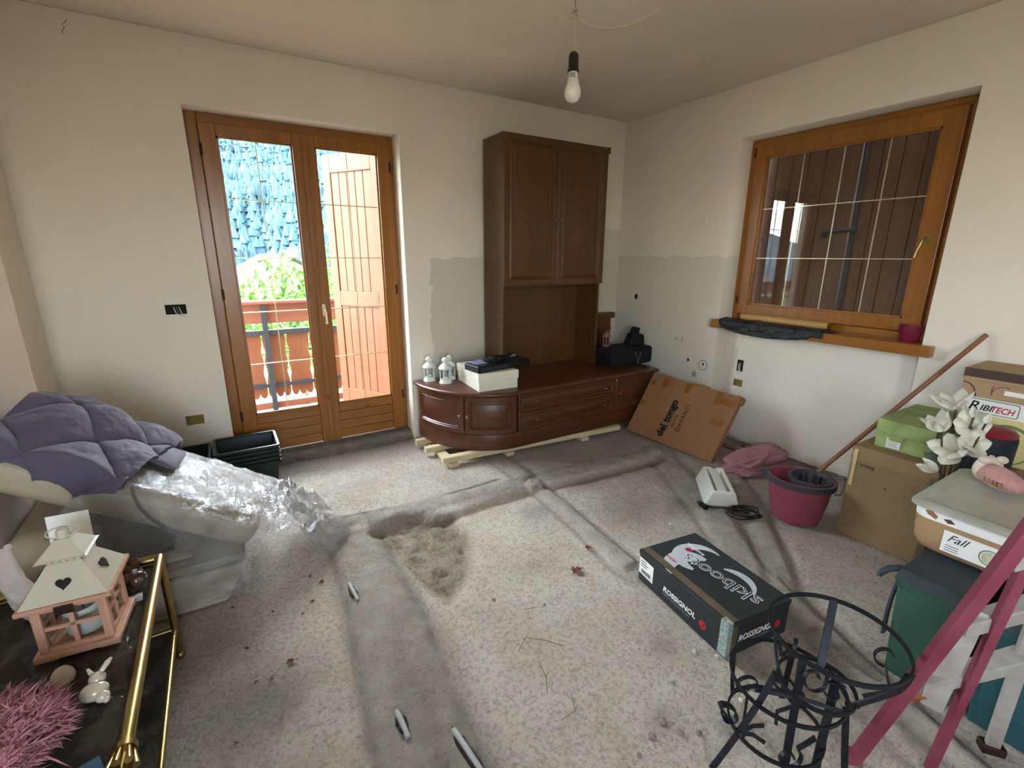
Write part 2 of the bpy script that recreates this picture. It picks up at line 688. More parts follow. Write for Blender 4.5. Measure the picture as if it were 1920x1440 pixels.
# ------------------------------------------------------------------ floor
FX0, FX1, FY0, FY1 = -4.40, 0.17, -5.62, 0.34
NX, NY = 330, 420
gx = np.linspace(FX0, FX1, NX)
gy = np.linspace(FY0, FY1, NY)
GX, GY = np.meshgrid(gx, gy, indexing='ij')


def pdist(pts):
    d = np.full(GX.shape, 9.0)
    for (ax, ay), (bx, by) in zip(pts[:-1], pts[1:]):
        vx, vy = bx - ax, by - ay
        t = np.clip(((GX - ax) * vx + (GY - ay) * vy) / (vx * vx + vy * vy), 0, 1)
        d = np.minimum(d, np.hypot(GX - ax - t * vx, GY - ay - t * vy))
    return d


def sstep(e0, e1, x):
    t = np.clip((x - e0) / (e1 - e0), 0, 1)
    return t * t * (3 - 2 * t)


def inpoly(poly):
    res = np.zeros(GX.shape, bool)
    n = len(poly)
    for i in range(n):
        (x0, y0), (x1, y1) = poly[i], poly[(i + 1) % n]
        c = ((y0 > GY) != (y1 > GY)) & (GX < (x1 - x0) * (GY - y0) / (y1 - y0 + 1e-12) + x0)
        res ^= c
    return res


def soft(poly, w):
    d = pdist(poly + [poly[0]])
    s = np.where(inpoly(poly), d, -d)
    return sstep(-w, w, s)


N1 = np.zeros(GX.shape)
N2 = np.zeros(GX.shape)
N3 = np.zeros(GX.shape)
for i in range(NX):
    for j in range(NY):
        x, y = gx[i], gy[j]
        N1[i, j] = mnoise.noise(Vector((x * 2.1, y * 2.1, 1.0)))
        N2[i, j] = mnoise.noise(Vector((x * 11, y * 11, 4.0)))
        N3[i, j] = mnoise.noise(Vector((x * 38, y * 38, 8.0)))
wob = 0.035 * N1 + 0.030 * N2 + 0.008 * N3
zz = -0.006 + 0.0025 * N1 + 0.003 * N2 + 0.0030 * N3
mort = np.zeros(GX.shape)
dirt = np.clip(0.12 + 0.5 * N1, 0, 1) * 0.40
brown = np.zeros(GX.shape)
# wide mortar strip running towards the camera
strip = [(-3.16, -1.10), (-3.18, -1.42), (-3.20, -1.8), (-3.25, -2.2), (-3.28, -2.55), (-3.34, -3.4), (-3.4, -5.6), (-2.98, -5.6), (-2.97, -3.4), (-2.95, -2.7), (-2.94, -2.38), (-2.89, -2.02), (-2.87, -1.64), (-2.86, -1.2)]
s = soft(strip, 0.012 + 0.015 * np.abs(N2))
mort = np.maximum(mort, s * 0.8)
dirt += s * (0.12 + 0.25 * np.abs(N2))
d = pdist([(-3.17, -1.2), (-3.2, -1.8), (-3.27, -2.5), (-3.34, -3.4), (-3.4, -5.6)]) + wob * 0.4
e = pdist([(-2.87, -1.3), (-2.89, -2.02), (-2.95, -2.6), (-2.97, -3.4), (-2.98, -5.6)]) + wob * 0.4
zz += s * (-0.016 + 0.007 * N2 + 0.005 * N3) - 0.014 * np.exp(-(d / 0.018) ** 2) - 0.016 * np.exp(-(e / 0.028) ** 2)
dirt += 0.5 * np.exp(-(d / 0.03) ** 2) + 0.55 * np.exp(-(e / 0.045) ** 2)
c = pdist([(-3.03, -1.3), (-3.07, -2.2), (-3.12, -3.0), (-3.18, -5.6)]) + wob * 0.3
zz += 0.010 * np.exp(-(c / 0.07) ** 2) * s
dirt += 0.35 * np.exp(-((c - 0.0) / 0.09) ** 2) * sstep(-1.7, -2.3, GY)
# mortar band along the room with a step in front of it
band = [(-3.06, -1.02), (-2.64, -1.09), (-2.1, -1.12), (-1.77, -1.13), (-1.28, -1.19), (-0.62, -1.23)]
b = pdist(band) + wob * 0.35
mort = np.maximum(mort, 1 - sstep(0.06, 0.085, b))
zz += (0.014 + 0.005 * N2 + 0.003 * N3) * np.exp(-(b / 0.075) ** 6)
stp = [(-2.9, -1.19), (-2.44, -1.28), (-1.9, -1.27), (-1.43, -1.33), (-0.74, -1.37)]
t = pdist(stp) + wob * 0.3
zz -= 0.026 * np.exp(-(t / 0.045) ** 2)
brown = np.maximum(brown, 0.9 * np.exp(-(t / 0.042) ** 2))
cut = pdist([(-3.04, -0.985), (-2.6, -1.03), (-2.26, -1.03), (-1.98, -1.01)])
zz -= 0.018 * np.exp(-(cut / 0.008) ** 2)
dirt += 0.9 * np.exp(-(cut / 0.010) ** 2)
# dug-out hollow
pit = [(-2.9, -1.17), (-2.69, -1.13), (-2.45, -1.27), (-2.46, -1.56), (-2.60, -1.80), (-2.78, -1.95), (-2.84, -1.74), (-2.85, -1.45)]
s = soft(pit, 0.05)
zz += s * (-0.042 + 0.018 * N2 + 0.012 * N3)
brown = np.maximum(brown, s * (0.75 + 0.25 * N2))
mort *= (1 - s)
# pipe ridges in mortar
for pts, w, h in (([(-1.80, -1.20), (-1.82, -1.45), (-1.83, -1.59), (-1.86, -1.88), (-1.90, -2.24)], 0.045, 0.026),
                  ([(-0.62, -1.25), (-0.91, -1.77), (-1.09, -2.11), (-1.29, -2.4), (-1.47, -2.70), (-1.66, -3.18), (-1.76, -3.5), (-2.0, -4.2)], 0.07, 0.020),
                  ([(-0.52, -1.84), (-0.80, -2.17), (-1.10, -2.45), (-1.38, -2.71), (-1.55, -3.0), (-1.70, -3.5)], 0.05, 0.018),
                  ([(-1.80, -0.62), (-1.79, -1.05)], 0.05, 0.018)):
    b = pdist(pts) + wob * 0.3
    zz += (h * 0.85 + 0.007 * N2 + 0.004 * N3) * np.exp(-(b / (w * 1.05)) ** 6)
    mort = np.maximum(mort, (1 - sstep(w * 0.9, w * 1.5, b)) * 0.85)
    dirt += 0.55 * np.exp(-((b - w * 1.7) / (w * 0.4)) ** 2)
    zz -= 0.010 * np.exp(-((b - w * 1.7) / (w * 0.4)) ** 2)
# rubble at the foot of the walls
for pts in ([(0.14, YL), (0.14, YR)], [(-4.3, -0.02), (XL, -0.02)], [(XR, -0.02), (0, -0.02)]):
    b = pdist(pts)
    dirt += 0.8 * np.exp(-(b / 0.07) ** 2)
    zz += 0.010 * np.exp(-(b / 0.06) ** 2) * (0.4 + np.abs(N2) * 2)
b = pdist([(XL, 0.0), (XR, 0.0)])
dirt += 0.8 * np.exp(-(b / 0.22) ** 2)
# rust and earth stains
for x, y, r in ((-1.5, -1.78, 0.16), (-2.39, -2.85, 0.05), (-2.15, -2.63, 0.05), (-1.2, -1.9, 0.1), (-2.3, -1.95, 0.05), (-2.2, -3.0, 0.06), (-3.6, -2.6, 0.2), (-3.55, -2.1, 0.16), (-3.5, -3.0, 0.2), (-2.0, -1.5, 0.07)):
    dd = np.hypot((GX - x) * 0.8, GY - y) + 0.12 * N2 * r * 4
    dirt += 0.7 * np.exp(-(dd / r) ** 2)
# wide dark dust round the table and sofa side
dirt += 0.55 * sstep(-3.2, -3.7, GX) * sstep(-1.3, -2.2, GY)
dirt += 0.30 * sstep(-1.35, -1.0, GY) * sstep(-2.0, -1.4, GX) + 0.25 * sstep(-1.7, -1.2, GX) * sstep(-3.2, -2.2, GY) * (0.5 + N1)  # floor tone darker towards the far right


bandm = 1 - sstep(0.07, 0.10, pdist(band) + wob * 0.35)
dirt *= 1 - 0.75 * bandm
for pts, w in (([(-1.80, -1.20), (-1.83, -1.59), (-1.86, -1.88), (-1.90, -2.24)], 0.045), ([(-0.62, -1.25), (-0.91, -1.77), (-1.09, -2.11), (-1.29, -2.4), (-1.47, -2.70)], 0.06), ([(-0.52, -1.84), (-0.80, -2.17), (-1.10, -2.45), (-1.38, -2.71)], 0.05)):
    dirt *= 1 - 0.7 * (1 - sstep(w * 0.7, w * 1.1, pdist(pts) + wob * 0.3))


def flatten(x0, x1, y0, y1, w=0.03):
    global zz
    m = sstep(x0 - w, x0, GX) * (1 - sstep(x1, x1 + w, GX)) * sstep(y0 - w, y0, GY) * (1 - sstep(y1, y1 + w, GY))
    zz = zz * (1 - m) + np.minimum(zz, -0.001) * m


for r in ((-2.06, -1.55, -2.9, -2.22), (-0.9, -0.5, -2.6, -2.15), (-0.7, 0.0, -3.2, -2.5), (-1.1, -0.6, -2.2, -1.65), (-2.3, 0, -0.9, -0.02), (-0.62, -0.05, -1.68, -0.68), (-1.6, -0.7, -3.8, -3.1), (-2.5, -1.9, -3.4, -2.9), (-4.4, -3.4, -2.8, -0.5), (-3.9, -3.2, -0.6, -0.1)):
    flatten(*r)
me = bpy.data.meshes.new('floor')
idx = np.arange(NX * NY).reshape(NX, NY)
vv = np.stack([GX, GY, zz], -1).reshape(-1, 3)
q = np.stack([idx[:-1, :-1], idx[1:, :-1], idx[1:, 1:], idx[:-1, 1:]], -1).reshape(-1, 4)
me.from_pydata(vv.tolist(), [], q.tolist())
me.polygons.foreach_set('use_smooth', [True] * len(me.polygons))
at = me.attributes.new('wear', 'FLOAT_COLOR', 'POINT')
cols = np.stack([np.clip(mort, 0, 1), np.clip(dirt, 0, 1), np.clip(brown, 0, 1), np.ones(GX.shape)], -1).astype(np.float32).reshape(-1)
at.data.foreach_set('color', cols)
m, nt, bs = node_mat('rough_screed')
v = coords(nt)
an = nt.nodes.new('ShaderNodeAttribute')
an.attribute_name = 'wear'
sp = nt.nodes.new('ShaderNodeSeparateColor')
nt.links.new(an.outputs['Color'], sp.inputs[0])
n1 = noise_node(nt, v, 3.0, 5, 0.6)
n2 = noise_node(nt, v, 80, 5, 0.75)
n3 = noise_node(nt, v, 150, 2, 0.6)
n5 = noise_node(nt, v, 62, 3, 0.6)
base = ramp(nt, n1, [(0.3, lin('#d6c8b4')), (0.7, lin('#f1e6d6'))])
speck = ramp(nt, n2, [(0.33, lin('#53473a')), (0.46, (1, 1, 1, 1)), (0.62, (1, 1, 1, 1)), (0.75, lin('#f2ece2'))])
agg = mixc(nt, 0.50, base, speck, 'MULTIPLY')
agg = mixc(nt, 0.30, agg, ramp(nt, n5, [(0.36, lin('#6f6253')), (0.52, (1, 1, 1, 1))]), 'MULTIPLY')
light = ramp(nt, n3, [(0.62, (0, 0, 0, 1)), (0.70, (1, 1, 1, 1))])
agg = mixc(nt, mathn(nt, 'MULTIPLY', light, 0.35), agg, lin('#e6ded0'))
mor = ramp(nt, noise_node(nt, v, 9, 5, 0.65), [(0.3, lin('#a69b8b')), (0.7, lin('#d3cabb'))])
mor = mixc(nt, 0.40, mor, speck, 'MULTIPLY')
n4 = mathn(nt, 'ADD', sp.outputs[0], mathn(nt, 'MULTIPLY', mathn(nt, 'SUBTRACT', n2, 0.5), 0.5), clamp=True)
colr = mixc(nt, n4, agg, mor)
colr = mixc(nt, mathn(nt, 'MULTIPLY', sp.outputs[2], 0.8), colr, ramp(nt, n2, [(0.3, lin('#6d5a44')), (0.7, lin('#9a866b'))]))
df = mathn(nt, 'MULTIPLY', mathn(nt, 'MULTIPLY', sp.outputs[1], mathn(nt, 'ADD', n1, 0.28)), 0.70, clamp=True)
colr = mixc(nt, df, colr, lin('#5b5144'))
nt.links.new(colr, bs.inputs['Base Color'])
bs.inputs['Roughness'].default_value = 0.95
bs.inputs['Specular IOR Level'].default_value = 0.15
hh = mathn(nt, 'ADD', mathn(nt, 'ADD', n2, mathn(nt, 'MULTIPLY', n3, 0.5)), mathn(nt, 'MULTIPLY', n5, 0.9))
hh = mathn(nt, 'ADD', hh, mathn(nt, 'MULTIPLY', mathn(nt, 'MULTIPLY', noise_node(nt, v, 22, 5, 0.7, 0.8), sp.outputs[2]), 3.0))
bump(nt, bs, hh, 1.0, 0.026)
MAT['screed'] = m
me.materials.append(m)
fo = bpy.data.objects.new('floor', me)
COL.objects.link(fo)
struct(fo)

# grey conduits showing where the mortar strip has crumbled
MAT['conduit'] = M('grey_conduit', '#a6a6a3', 0.6, 0.1, 30)
MAT['hole_dark'] = M('dark_hole', '#1d1813', 0.9, 0.2, 20)
for k, (p0, p1, lab) in enumerate((((-3.14, -1.60), (-3.13, -1.72), 'short piece of grey conduit showing in the mortar strip near the hollow'),
                                   ((-3.155, -2.36), (-3.15, -2.46), 'grey conduit end in the middle of the mortar strip'),
                                   ((-3.015, -2.52), (-2.99, -2.72), 'longest piece of grey ribbed conduit near the picture bottom'))):
    L = math.dist(p0, p1)
    t = thing('floor_conduit', lab, 'conduit', (p0[0], p0[1], -0.006), 0)
    pts, rs = [], []
    nseg = int(L / 0.004)
    for i in range(nseg + 1):
        a = i / nseg
        pts.append((a * (p1[0] - p0[0]), a * (p1[1] - p0[1]), 0.003 - 0.016 * max(0, a - 0.35)))
        rs.append(0.0105 if i % 2 else 0.0090)
    MB().tube(pts, rs, 10).build('conduit_pipe', 'conduit', t, smooth=60)
    q = random.Random(k + 40)
    ax = Vector((p1[0] - p0[0], p1[1] - p0[1], 0)) / L
    sd = Vector((-ax.y, ax.x, 0))
    poly = []
    for i in range(22):
        a = 2 * PI * i / 22
        w_ = 0.0145 * (0.8 + 0.4 * q.random())
        c_ = ax * (L * 0.42 + (L * 0.50) * math.cos(a) * (0.9 + 0.2 * q.random())) + sd * w_ * math.sin(a) * (1.15 if math.cos(a) > -0.5 else 0.8)
        poly.append((c_.x, c_.y))
    MB().prism(poly, -0.012, 0.0005).build('broken_hole', 'hole_dark', t)

# threshold of broken concrete under the door
mb = MB()


def step_fn(u, v):
    x = XL + (XR - XL) * u
    prof = [(0.02, -0.02), (0.03, 0.035), (0.06, 0.062), (0.12, 0.07), (0.36, 0.07)]
    k = v * (len(prof) - 1)
    i = min(int(k), len(prof) - 2)
    f = k - i
    y = prof[i][0] * (1 - f) + prof[i + 1][0] * f
    z = prof[i][1] * (1 - f) + prof[i + 1][1] * f
    w = 1 - v
    return (x, y + w * 0.025 * fbm(x, y, 2, 9), z + 0.010 * fbm(x, y, 5, 12) * (v < 0.75))


mb.sheet(step_fn, 90, 16)
struct(mb.build('trim_2', 'concrete_step', smooth=70))

# ------------------------------------------------------------------ balcony door
door = thing('door_1', 'two-leaf pine balcony door with brass glazing bars and plank bottom', 'door', (XL, 0.15, 0.07))
struct(door)
FB = 0.055
fz0, fz1 = 0.07, 2.374
for lo, hi, m in (((-3.533, 0.15, fz0), (-3.467, 0.225, fz1), 'pine'), ((-2.262, 0.15, fz0), (-2.224, 0.225, fz1), 'pine'), ((-3.467, 0.15, 2.318), (-2.262, 0.225, fz1), 'pine_x')):
    MB().box(lo, hi).build('door_frame', m, door, bevel=0.004, world=True)
for lo, hi, m in (((-3.470, 0.192, fz0), (-3.435, 0.225, fz1), 'pine'), ((-2.295, 0.192, fz0), (-2.260, 0.225, fz1), 'pine'), ((-3.467, 0.192, 2.285), (-2.262, 0.225, 2.32), 'pine_x')):
    MB().box(lo, hi).build('frame_rebate', m, door, world=True)
for s, (x0, x1, g0, g1) in enumerate(((-3.465, -2.869, -3.375, -2.932), (-2.865, -2.264, -2.790, -2.355))):
    z0, z1, gz0, gz1 = 0.085, 2.315, 0.378, 2.243
    y0, y1 = 0.125, 0.190
    mb = MB()
    mb.box((x0, y0, z0), (g0, y1, z1))
    mb.box((g1, y0, z0), (x1, y1, z1))
    mb.box((g0, y0, gz1), (g1, y1, z1))
    leaf = mb.build('door_leaf', 'pine', door, bevel=0.004, world=True)
    off = leaf
    inv = door.matrix_basis

    def sub(mbb, nm, mt, **kw):
        o = mbb.build(nm, mt, door, world=True, **kw)
        o.parent = leaf
        return o
    n = 4
    hgt = (gz0 - z0) / n
    for k in range(n):
        sub(MB().box((g0, y0 + 0.008, z0 + k * hgt + 0.0015), (g1, y1 - 0.005, z0 + (k + 1) * hgt - 0.0015)), 'bottom_board', 'pine_x', bevel=0.004)
    sub(MB().box((g0 - 0.004, 0.150, gz0 - 0.004), (g1 + 0.004, 0.168, gz1 + 0.004)), 'glass_pane', 'glass')
    # thin bead round the glass
    mb = MB()
    for a, b in (((g0, y0 + 0.012, gz0), (g0 + 0.012, y0 + 0.026, gz1)), ((g1 - 0.012, y0 + 0.012, gz0), (g1, y0 + 0.026, gz1)), ((g0, y0 + 0.012, gz1 - 0.012), (g1, y0 + 0.026, gz1)), ((g0, y0 + 0.012, gz0), (g1, y0 + 0.026, gz0 + 0.012))):
        mb.box(a, b)
    sub(mb, 'glazing_bead', 'pine')
    xm = (g0 + g1) / 2
    sub(MB().box((xm - 0.003, 0.156, gz0), (xm + 0.003, 0.162, gz1)), 'glazing_bar', 'brass_bar')
    for k in range(1, 5):
        z = gz0 + (gz1 - gz0) * k / 5
        sub(MB().box((g0, 0.1555, z - 0.003), (g1, 0.1625, z + 0.003)), 'glazing_bar', 'brass_bar')
    hx = x0 if s == 0 else x1
    for z in (0.35, 1.22, 2.12):
        sub(MB().tube([(hx, y0 - 0.002, z), (hx, y0 - 0.002, z + 0.07)], 0.008, 8), 'hinge', 'walnut_dark', smooth=50)
    if s == 1:
        hxx = -2.833
        h = MB()
        h.box((hxx - 0.014, y0 - 0.006, 1.075), (hxx + 0.014, y0, 1.165))
        ho = sub(h, 'handle', 'brass_bar', bevel=0.004)
        g = MB().tube([(hxx, y0 - 0.004, 1.135), (hxx, y0 - 0.035, 1.132), (hxx + 0.004, y0 - 0.046, 1.11), (hxx + 0.006, y0 - 0.046, 1.045), (hxx + 0.006, y0 - 0.044, 1.02)], [0.008, 0.008, 0.008, 0.0075, 0.010], 10)
        sub(g, 'handle_lever', 'brass_bar', smooth=60)
        # meeting strip
        sub(MB().box((x0 - 0.014, y0 - 0.010, z0), (x0 + 0.022, y0, z1)), 'meeting_strip', 'pine', bevel=0.004)

# ------------------------------------------------------------------ window
win = thing('window_1', 'square pine window with brass glazing bars and brass handle', 'window', (0.15, YL, ZS))
struct(win)
wx0, wx1 = 0.165, 0.225
for lo, hi, m in (((wx0, YL - 0.050, 1.022), (wx1, YL - 0.001, 2.370), 'pine'), ((wx0, YR + 0.001, 1.022), (wx1, YR + 0.065, 2.370), 'pine'), ((wx0, YR + 0.065, 2.322), (wx1, YL - 0.05, 2.370), 'pine_y'), ((wx0, YR + 0.065, 1.022), (wx1, YL - 0.05, 1.062), 'pine_y')):
    MB().box(lo, hi).build('window_frame', m, win, bevel=0.004, world=True)
sx0, sx1 = 0.145, 0.205
gy0, gy1, gz0, gz1 = -2.392, -1.350, 1.147, 2.236
mb = MB()
mb.box((sx0, gy1, 1.070), (sx1, YL - 0.047, 2.328))
mb.box((sx0, YR + 0.075, 1.070), (sx1, gy0, 2.328))
mb.box((sx0, gy0, gz1), (sx1, gy1, 2.328))
mb.box((sx0, gy0, 1.070), (sx1, gy1, gz0))
sash = mb.build('window_sash', 'pine', win, bevel=0.004, world=True)


def wsub(mbb, nm, mt, **kw):
    o = mbb.build(nm, mt, win, world=True, **kw)
    o.parent = sash
    return o


wsub(MB().box((0.168, gy0 - 0.004, gz0 - 0.004), (0.186, gy1 + 0.004, gz1 + 0.004)), 'glass_pane', 'glass')
for y in (-1.62, -1.881, -2.14):
    wsub(MB().box((0.173, y - 0.0032, gz0), (0.180, y + 0.0032, gz1)), 'glazing_bar', 'brass_bar')
for z in (1.869, 1.506):
    wsub(MB().box((0.1735, gy0, z - 0.0032), (0.1795, gy1, z + 0.0032)), 'glazing_bar', 'brass_bar')
mb = MB()
for a, b in (((sx0 + 0.012, gy0, gz0), (sx0 + 0.024, gy0 + 0.012, gz1)), ((sx0 + 0.012, gy1 - 0.012, gz0), (sx0 + 0.024, gy1, gz1)), ((sx0 + 0.012, gy0, gz1 - 0.012), (sx0 + 0.024, gy1, gz1)), ((sx0 + 0.012, gy0, gz0), (sx0 + 0.024, gy1, gz0 + 0.012))):
    mb.box(a, b)
wsub(mb, 'glazing_bead', 'pine_y')
ho = wsub(MB().lathe([(0.001, -0.006), (0.019, -0.006), (0.019, 0.0), (0.001, 0.0)], 18, M4=Matrix.Translation((sx0, -2.432, 1.622)) @ Matrix.Rotation(PI / 2, 4, 'Y') @ Matrix.Diagonal((2.0, 1, 1, 1))), 'handle', 'brass', smooth=40)
wsub(MB().tube([(sx0 - 0.002, -2.432, 1.63), (sx0 - 0.038, -2.432, 1.628), (sx0 - 0.046, -2.428, 1.61), (sx0 - 0.046, -2.415, 1.56), (sx0 - 0.045, -2.407, 1.515)], [0.008, 0.008, 0.008, 0.007, 0.010], 10), 'handle_lever', 'brass', smooth=60)
for z in (1.15, 2.25):
    wsub(MB().tube([(sx0 - 0.002, YL - 0.047, z), (sx0 - 0.002, YL - 0.047, z + 0.06)], 0.008, 8), 'hinge', 'walnut_dark', smooth=50)
sill = MB().box((-0.058, -2.634, 0.957), (0.168, -1.180, 1.022)).build('window_sill', 'pine_y', win, bevel=0.006, world=True)
# the two closed plank shutters behind the window
MAT['shutter_dark'] = wood('brown_shutter_boards', '#5c3a2a', '#7a5240', 'z', 0.6, knots=True)
for s, (ya, yb, lab) in enumerate(((-1.895, -1.19, 'closed brown plank shutter leaf behind the window, nearer the corner'), (-2.60, -1.899, 'closed brown plank shutter leaf behind the window, on the handle side'))):
    t = thing('window_shutter', lab, 'shutter', (0.40, (ya + yb) / 2, 0.98), 0, 'closed window shutters')
    n = 6
    w = (yb - ya) / n
    for k in range(n):
        MB().box((0.385, ya + k * w + 0.002, 0.99), (0.405, ya + (k + 1) * w - 0.002, 2.40)).build('plank', 'shutter_dark', t, bevel=0.004, world=True)
    MB().box((0.405, ya, 0.99), (0.413, yb, 2.40)).build('shutter_backing', 'shutter_dark', t, world=True)
    for z in (1.15, 2.2):
        MB().box((0.413, ya + 0.03, z), (0.43, yb - 0.03, z + 0.1)).build('ledge', 'shutter_dark', t, world=True)
    if s == 1:
        MB().tube([(0.372, -1.93, 1.0), (0.372, -1.93, 2.39)], 0.008, 8).build('locking_rod', 'black_metal', t, smooth=60, world=True)
        l = MB().tube([(0.365, -1.93, 1.70), (0.345, -1.93, 1.70), (0.345, -1.86, 1.695), (0.345, -1.75, 1.69)], 0.012, 8)
        l.ball((0.36, -1.93, 1.70), 0.024)
        l.box((0.335, -1.76, 1.65), (0.365, -1.735, 1.70))
        l.build('locking_lever', 'black_metal', t, smooth=60, world=True)
    else:
        MB().box((0.372, ya, 0.99), (0.386, ya + 0.05, 2.40)).build('cover_strip', 'shutter_dark', t, bevel=0.003, world=True)

# ================================================================== outside
MAT['larch'] = wood('orange_larch', '#643517', '#7d4a2b', 'z', 0.6, knots=True)
MAT['larch_x'] = wood('orange_larch_horizontal', '#74402c', '#8c5540', 'x', 0.6, knots=True)
MAT['deck'] = wood('balcony_decking', '#7a6054', '#92786c', 'x', 0.7, knots=False)
bz = 0.045
bal = thing('balcony', 'wooden balcony floor outside the door', 'balcony', (-2.9, 0.9, bz - 0.16))
struct(bal)
nb = 8
for k in range(nb):
    y0 = 0.36 + k * 0.125
    MB().box((-5.5, y0 + 0.002, bz - 0.03), (-0.9, y0 + 0.121, bz)).build('deck_board', 'deck', bal, world=True, bevel=0.003)
MB().box((-5.5, 0.36, bz - 0.16), (-0.9, 1.36, bz - 0.03)).build('balcony_slab', 'concrete_step', bal, world=True)
rail = thing('balcony_railing', 'balcony railing of orange boards with scalloped feet and dark iron posts', 'railing', (-2.9, 1.27, bz))
ry = 1.25
MB().box((-5.4, ry - 0.05, 1.085), (-1.0, ry + 0.09, 1.115)).build('handrail', 'larch_x', rail, world=True, bevel=0.006)
MB().box((-5.4, ry + 0.02, 0.905), (-1.0, ry + 0.05, 1.085)).build('top_board', 'larch_x', rail, world=True, bevel=0.004)
MB().box((-5.4, ry - 0.005, 0.80), (-1.0, ry + 0.02, 0.845)).build('iron_rail', 'black_metal', rail, world=True)
MB().box((-5.4, ry - 0.005, 0.30), (-1.0, ry + 0.02, 0.335)).build('iron_rail', 'black_metal', rail, world=True)
MB().box((-5.4, ry + 0.0, 0.085), (-1.0, ry + 0.06, 0.150)).build('bottom_timber', 'larch_x', rail, world=True, bevel=0.004)
for x in (-4.4, -3.165, -1.93):
    MB().box((x - 0.022, ry - 0.03, bz), (x + 0.022, ry + 0.0, 1.085)).build('iron_post', 'black_metal', rail, world=True)
bw = 0.205
k = 0
x = -4.95
while x < -1.2:
    prof = []
    hw = bw / 2
    # outline of one board: waisted sides, three-lobed foot
    for t in range(25):
        z = t / 24
        wv = 0.010 + 0.006 * math.cos(z * 6 * PI) if 0.15 < z < 0.95 else 0.004
        prof.append((hw - wv, 0.235 + z * 0.60))
    left = [(-a, b) for a, b in reversed(prof)]
    foot = []
    for t in range(1, 24):
        u = -1 + 2 * t / 24
        foot.append((u * (hw - 0.004), 0.235 - 0.045 * abs(math.sin((u + 1) * 1.5 * PI)) ** 0.6))
    poly = [(a, b) for a, b in prof] + left + foot
    MB().prism([(p[0], p[1]) for p in poly], 0, 0.022, Matrix.Translation((x, ry + 0.045, 0)) @ Matrix.Rotation(PI / 2, 4, 'X')).build('railing_board', 'larch', rail, world=True)
    x += bw
# outward-opening shutter leaf of the door
sh = thing('door_shutter', 'orange plank shutter of the balcony door standing open outside', 'shutter', (-2.245, 0.40, 0.15))
hx, hy, ex, ey = -2.262, 0.385, -2.590, 0.90
L = math.hypot(ex - hx, ey - hy)
SM = frame4((hx, hy, 0.15), (ex - hx, ey - hy, 0), (0, 0, 1))   # x along leaf, y up, z towards the left
hh = 2.175
st = 0.085


def shp(lo, hi, nm, mt='larch', **kw):
    return MB().box(lo, hi, SM).build(nm, mt, sh, world=True, **kw)


shp((0, 0, -0.018), (st, hh, 0.018), 'stile', bevel=0.004)
for zz_ in (0.25, 1.1, 1.95):
    MB().box((hx - 0.01, 0.345, 0.15 + zz_), (hx + 0.03, 0.395, 0.19 + zz_)).build('hinge', 'black_metal', sh, world=True)
shp((L - st, 0, -0.018), (L, hh, 0.018), 'stile', bevel=0.004)
for y0, y1 in ((0, 0.16), (0.93, 1.06), (hh - 0.14, hh)):
    shp((st, y0, -0.018), (L - st, y1, 0.018), 'rail', bevel=0.004)
n = 5
w = (L - 2 * st) / n
for y0, y1 in ((0.16, 0.93), (1.06, hh - 0.14)):
    for k in range(n):
        shp((st + k * w + 0.003, y0, -0.010), (st + (k + 1) * w - 0.003, y1, 0.010), 'plank', bevel=0.003)
MB().tube([(L - 0.015, 0.02, 0.028), (L - 0.015, hh - 0.05, 0.028)], 0.008, 8, M4=SM).build('locking_rod', 'black_metal', sh, world=True, smooth=60)
MB().box((L - 0.05, 0.99, 0.02), (L + 0.01, 1.03, 0.05), SM).build('rod_guide', 'black_metal', sh, world=True)
# meadow, wooded mountain side, neighbouring roof and near trees
MAT['meadow'] = M('meadow_grass', '#6f7f4a', 0.95, 0.3, 0.4)
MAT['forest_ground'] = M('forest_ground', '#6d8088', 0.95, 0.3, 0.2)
MAT['conifer'] = M('haze_blue_needles', '#3d5a62', 0.9, 0.6, 0.25)  # bluish distance haze is put into the needle colour
MAT['leaf_green'] = M('sunlit_leaves', '#557a28', 0.7, 0.4, 3)
MAT['bark'] = M('bark', '#5a4a3a', 0.9, 0.2, 10)


def ground_z(x, y):
    z = -5.0
    if y > 45:
        z += (y - 45) * 0.36 + 5 * fbm(x, y, 0, 0.02)
    return z + 0.25 * fbm(x, y, 3, 0.2)


mb = MB()
mb.sheet(lambda u, v: (-140 + 220 * u, 6 + 44 * v, ground_z(-140 + 220 * u, 6 + 44 * v)), 60, 14)
struct(mb.build('ground_meadow', 'meadow', smooth=80))
mb = MB()
mb.sheet(lambda u, v: (-140 + 260 * u, 50 + 190 * v, ground_z(-140 + 260 * u, 50 + 190 * v)), 60, 44)
struct(mb.build('ground_mountain', 'forest_ground', smooth=80))
r2 = random.Random(11)
vv, ff = [], []
for k in range(30000):
    y = 52 + 150 * r2.random()
    x = -4 + (y + 4) * (-0.62 + 1.35 * r2.random())
    z = ground_z(x, y) - 0.5
    h = r2.uniform(1.2, 3.2)
    rr = h * r2.uniform(0.22, 0.36)
    sg = 6
    for lvl, (a, b, c) in enumerate(((1.0, 0.12, 0.62), (0.66, 0.48, 1.0))):
        n0 = len(vv)
        ph = r2.random() * 6
        for i in range(sg):
            q = rr * a * (0.75 + 0.5 * r2.random())
            vv.append((x + q * math.cos(ph + 2 * PI * i / sg), y + q * math.sin(ph + 2 * PI * i / sg), z + h * b))
        vv.append((x, y, z + h * c))
        for i in range(sg):
            ff.append((n0 + i, n0 + (i + 1) % sg, n0 + sg))
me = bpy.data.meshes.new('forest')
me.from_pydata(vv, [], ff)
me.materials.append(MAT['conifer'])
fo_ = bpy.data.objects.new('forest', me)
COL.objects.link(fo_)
tag(fo_, 'haze-blue conifer forest covering the sunny mountain side', 'forest', kind='stuff')
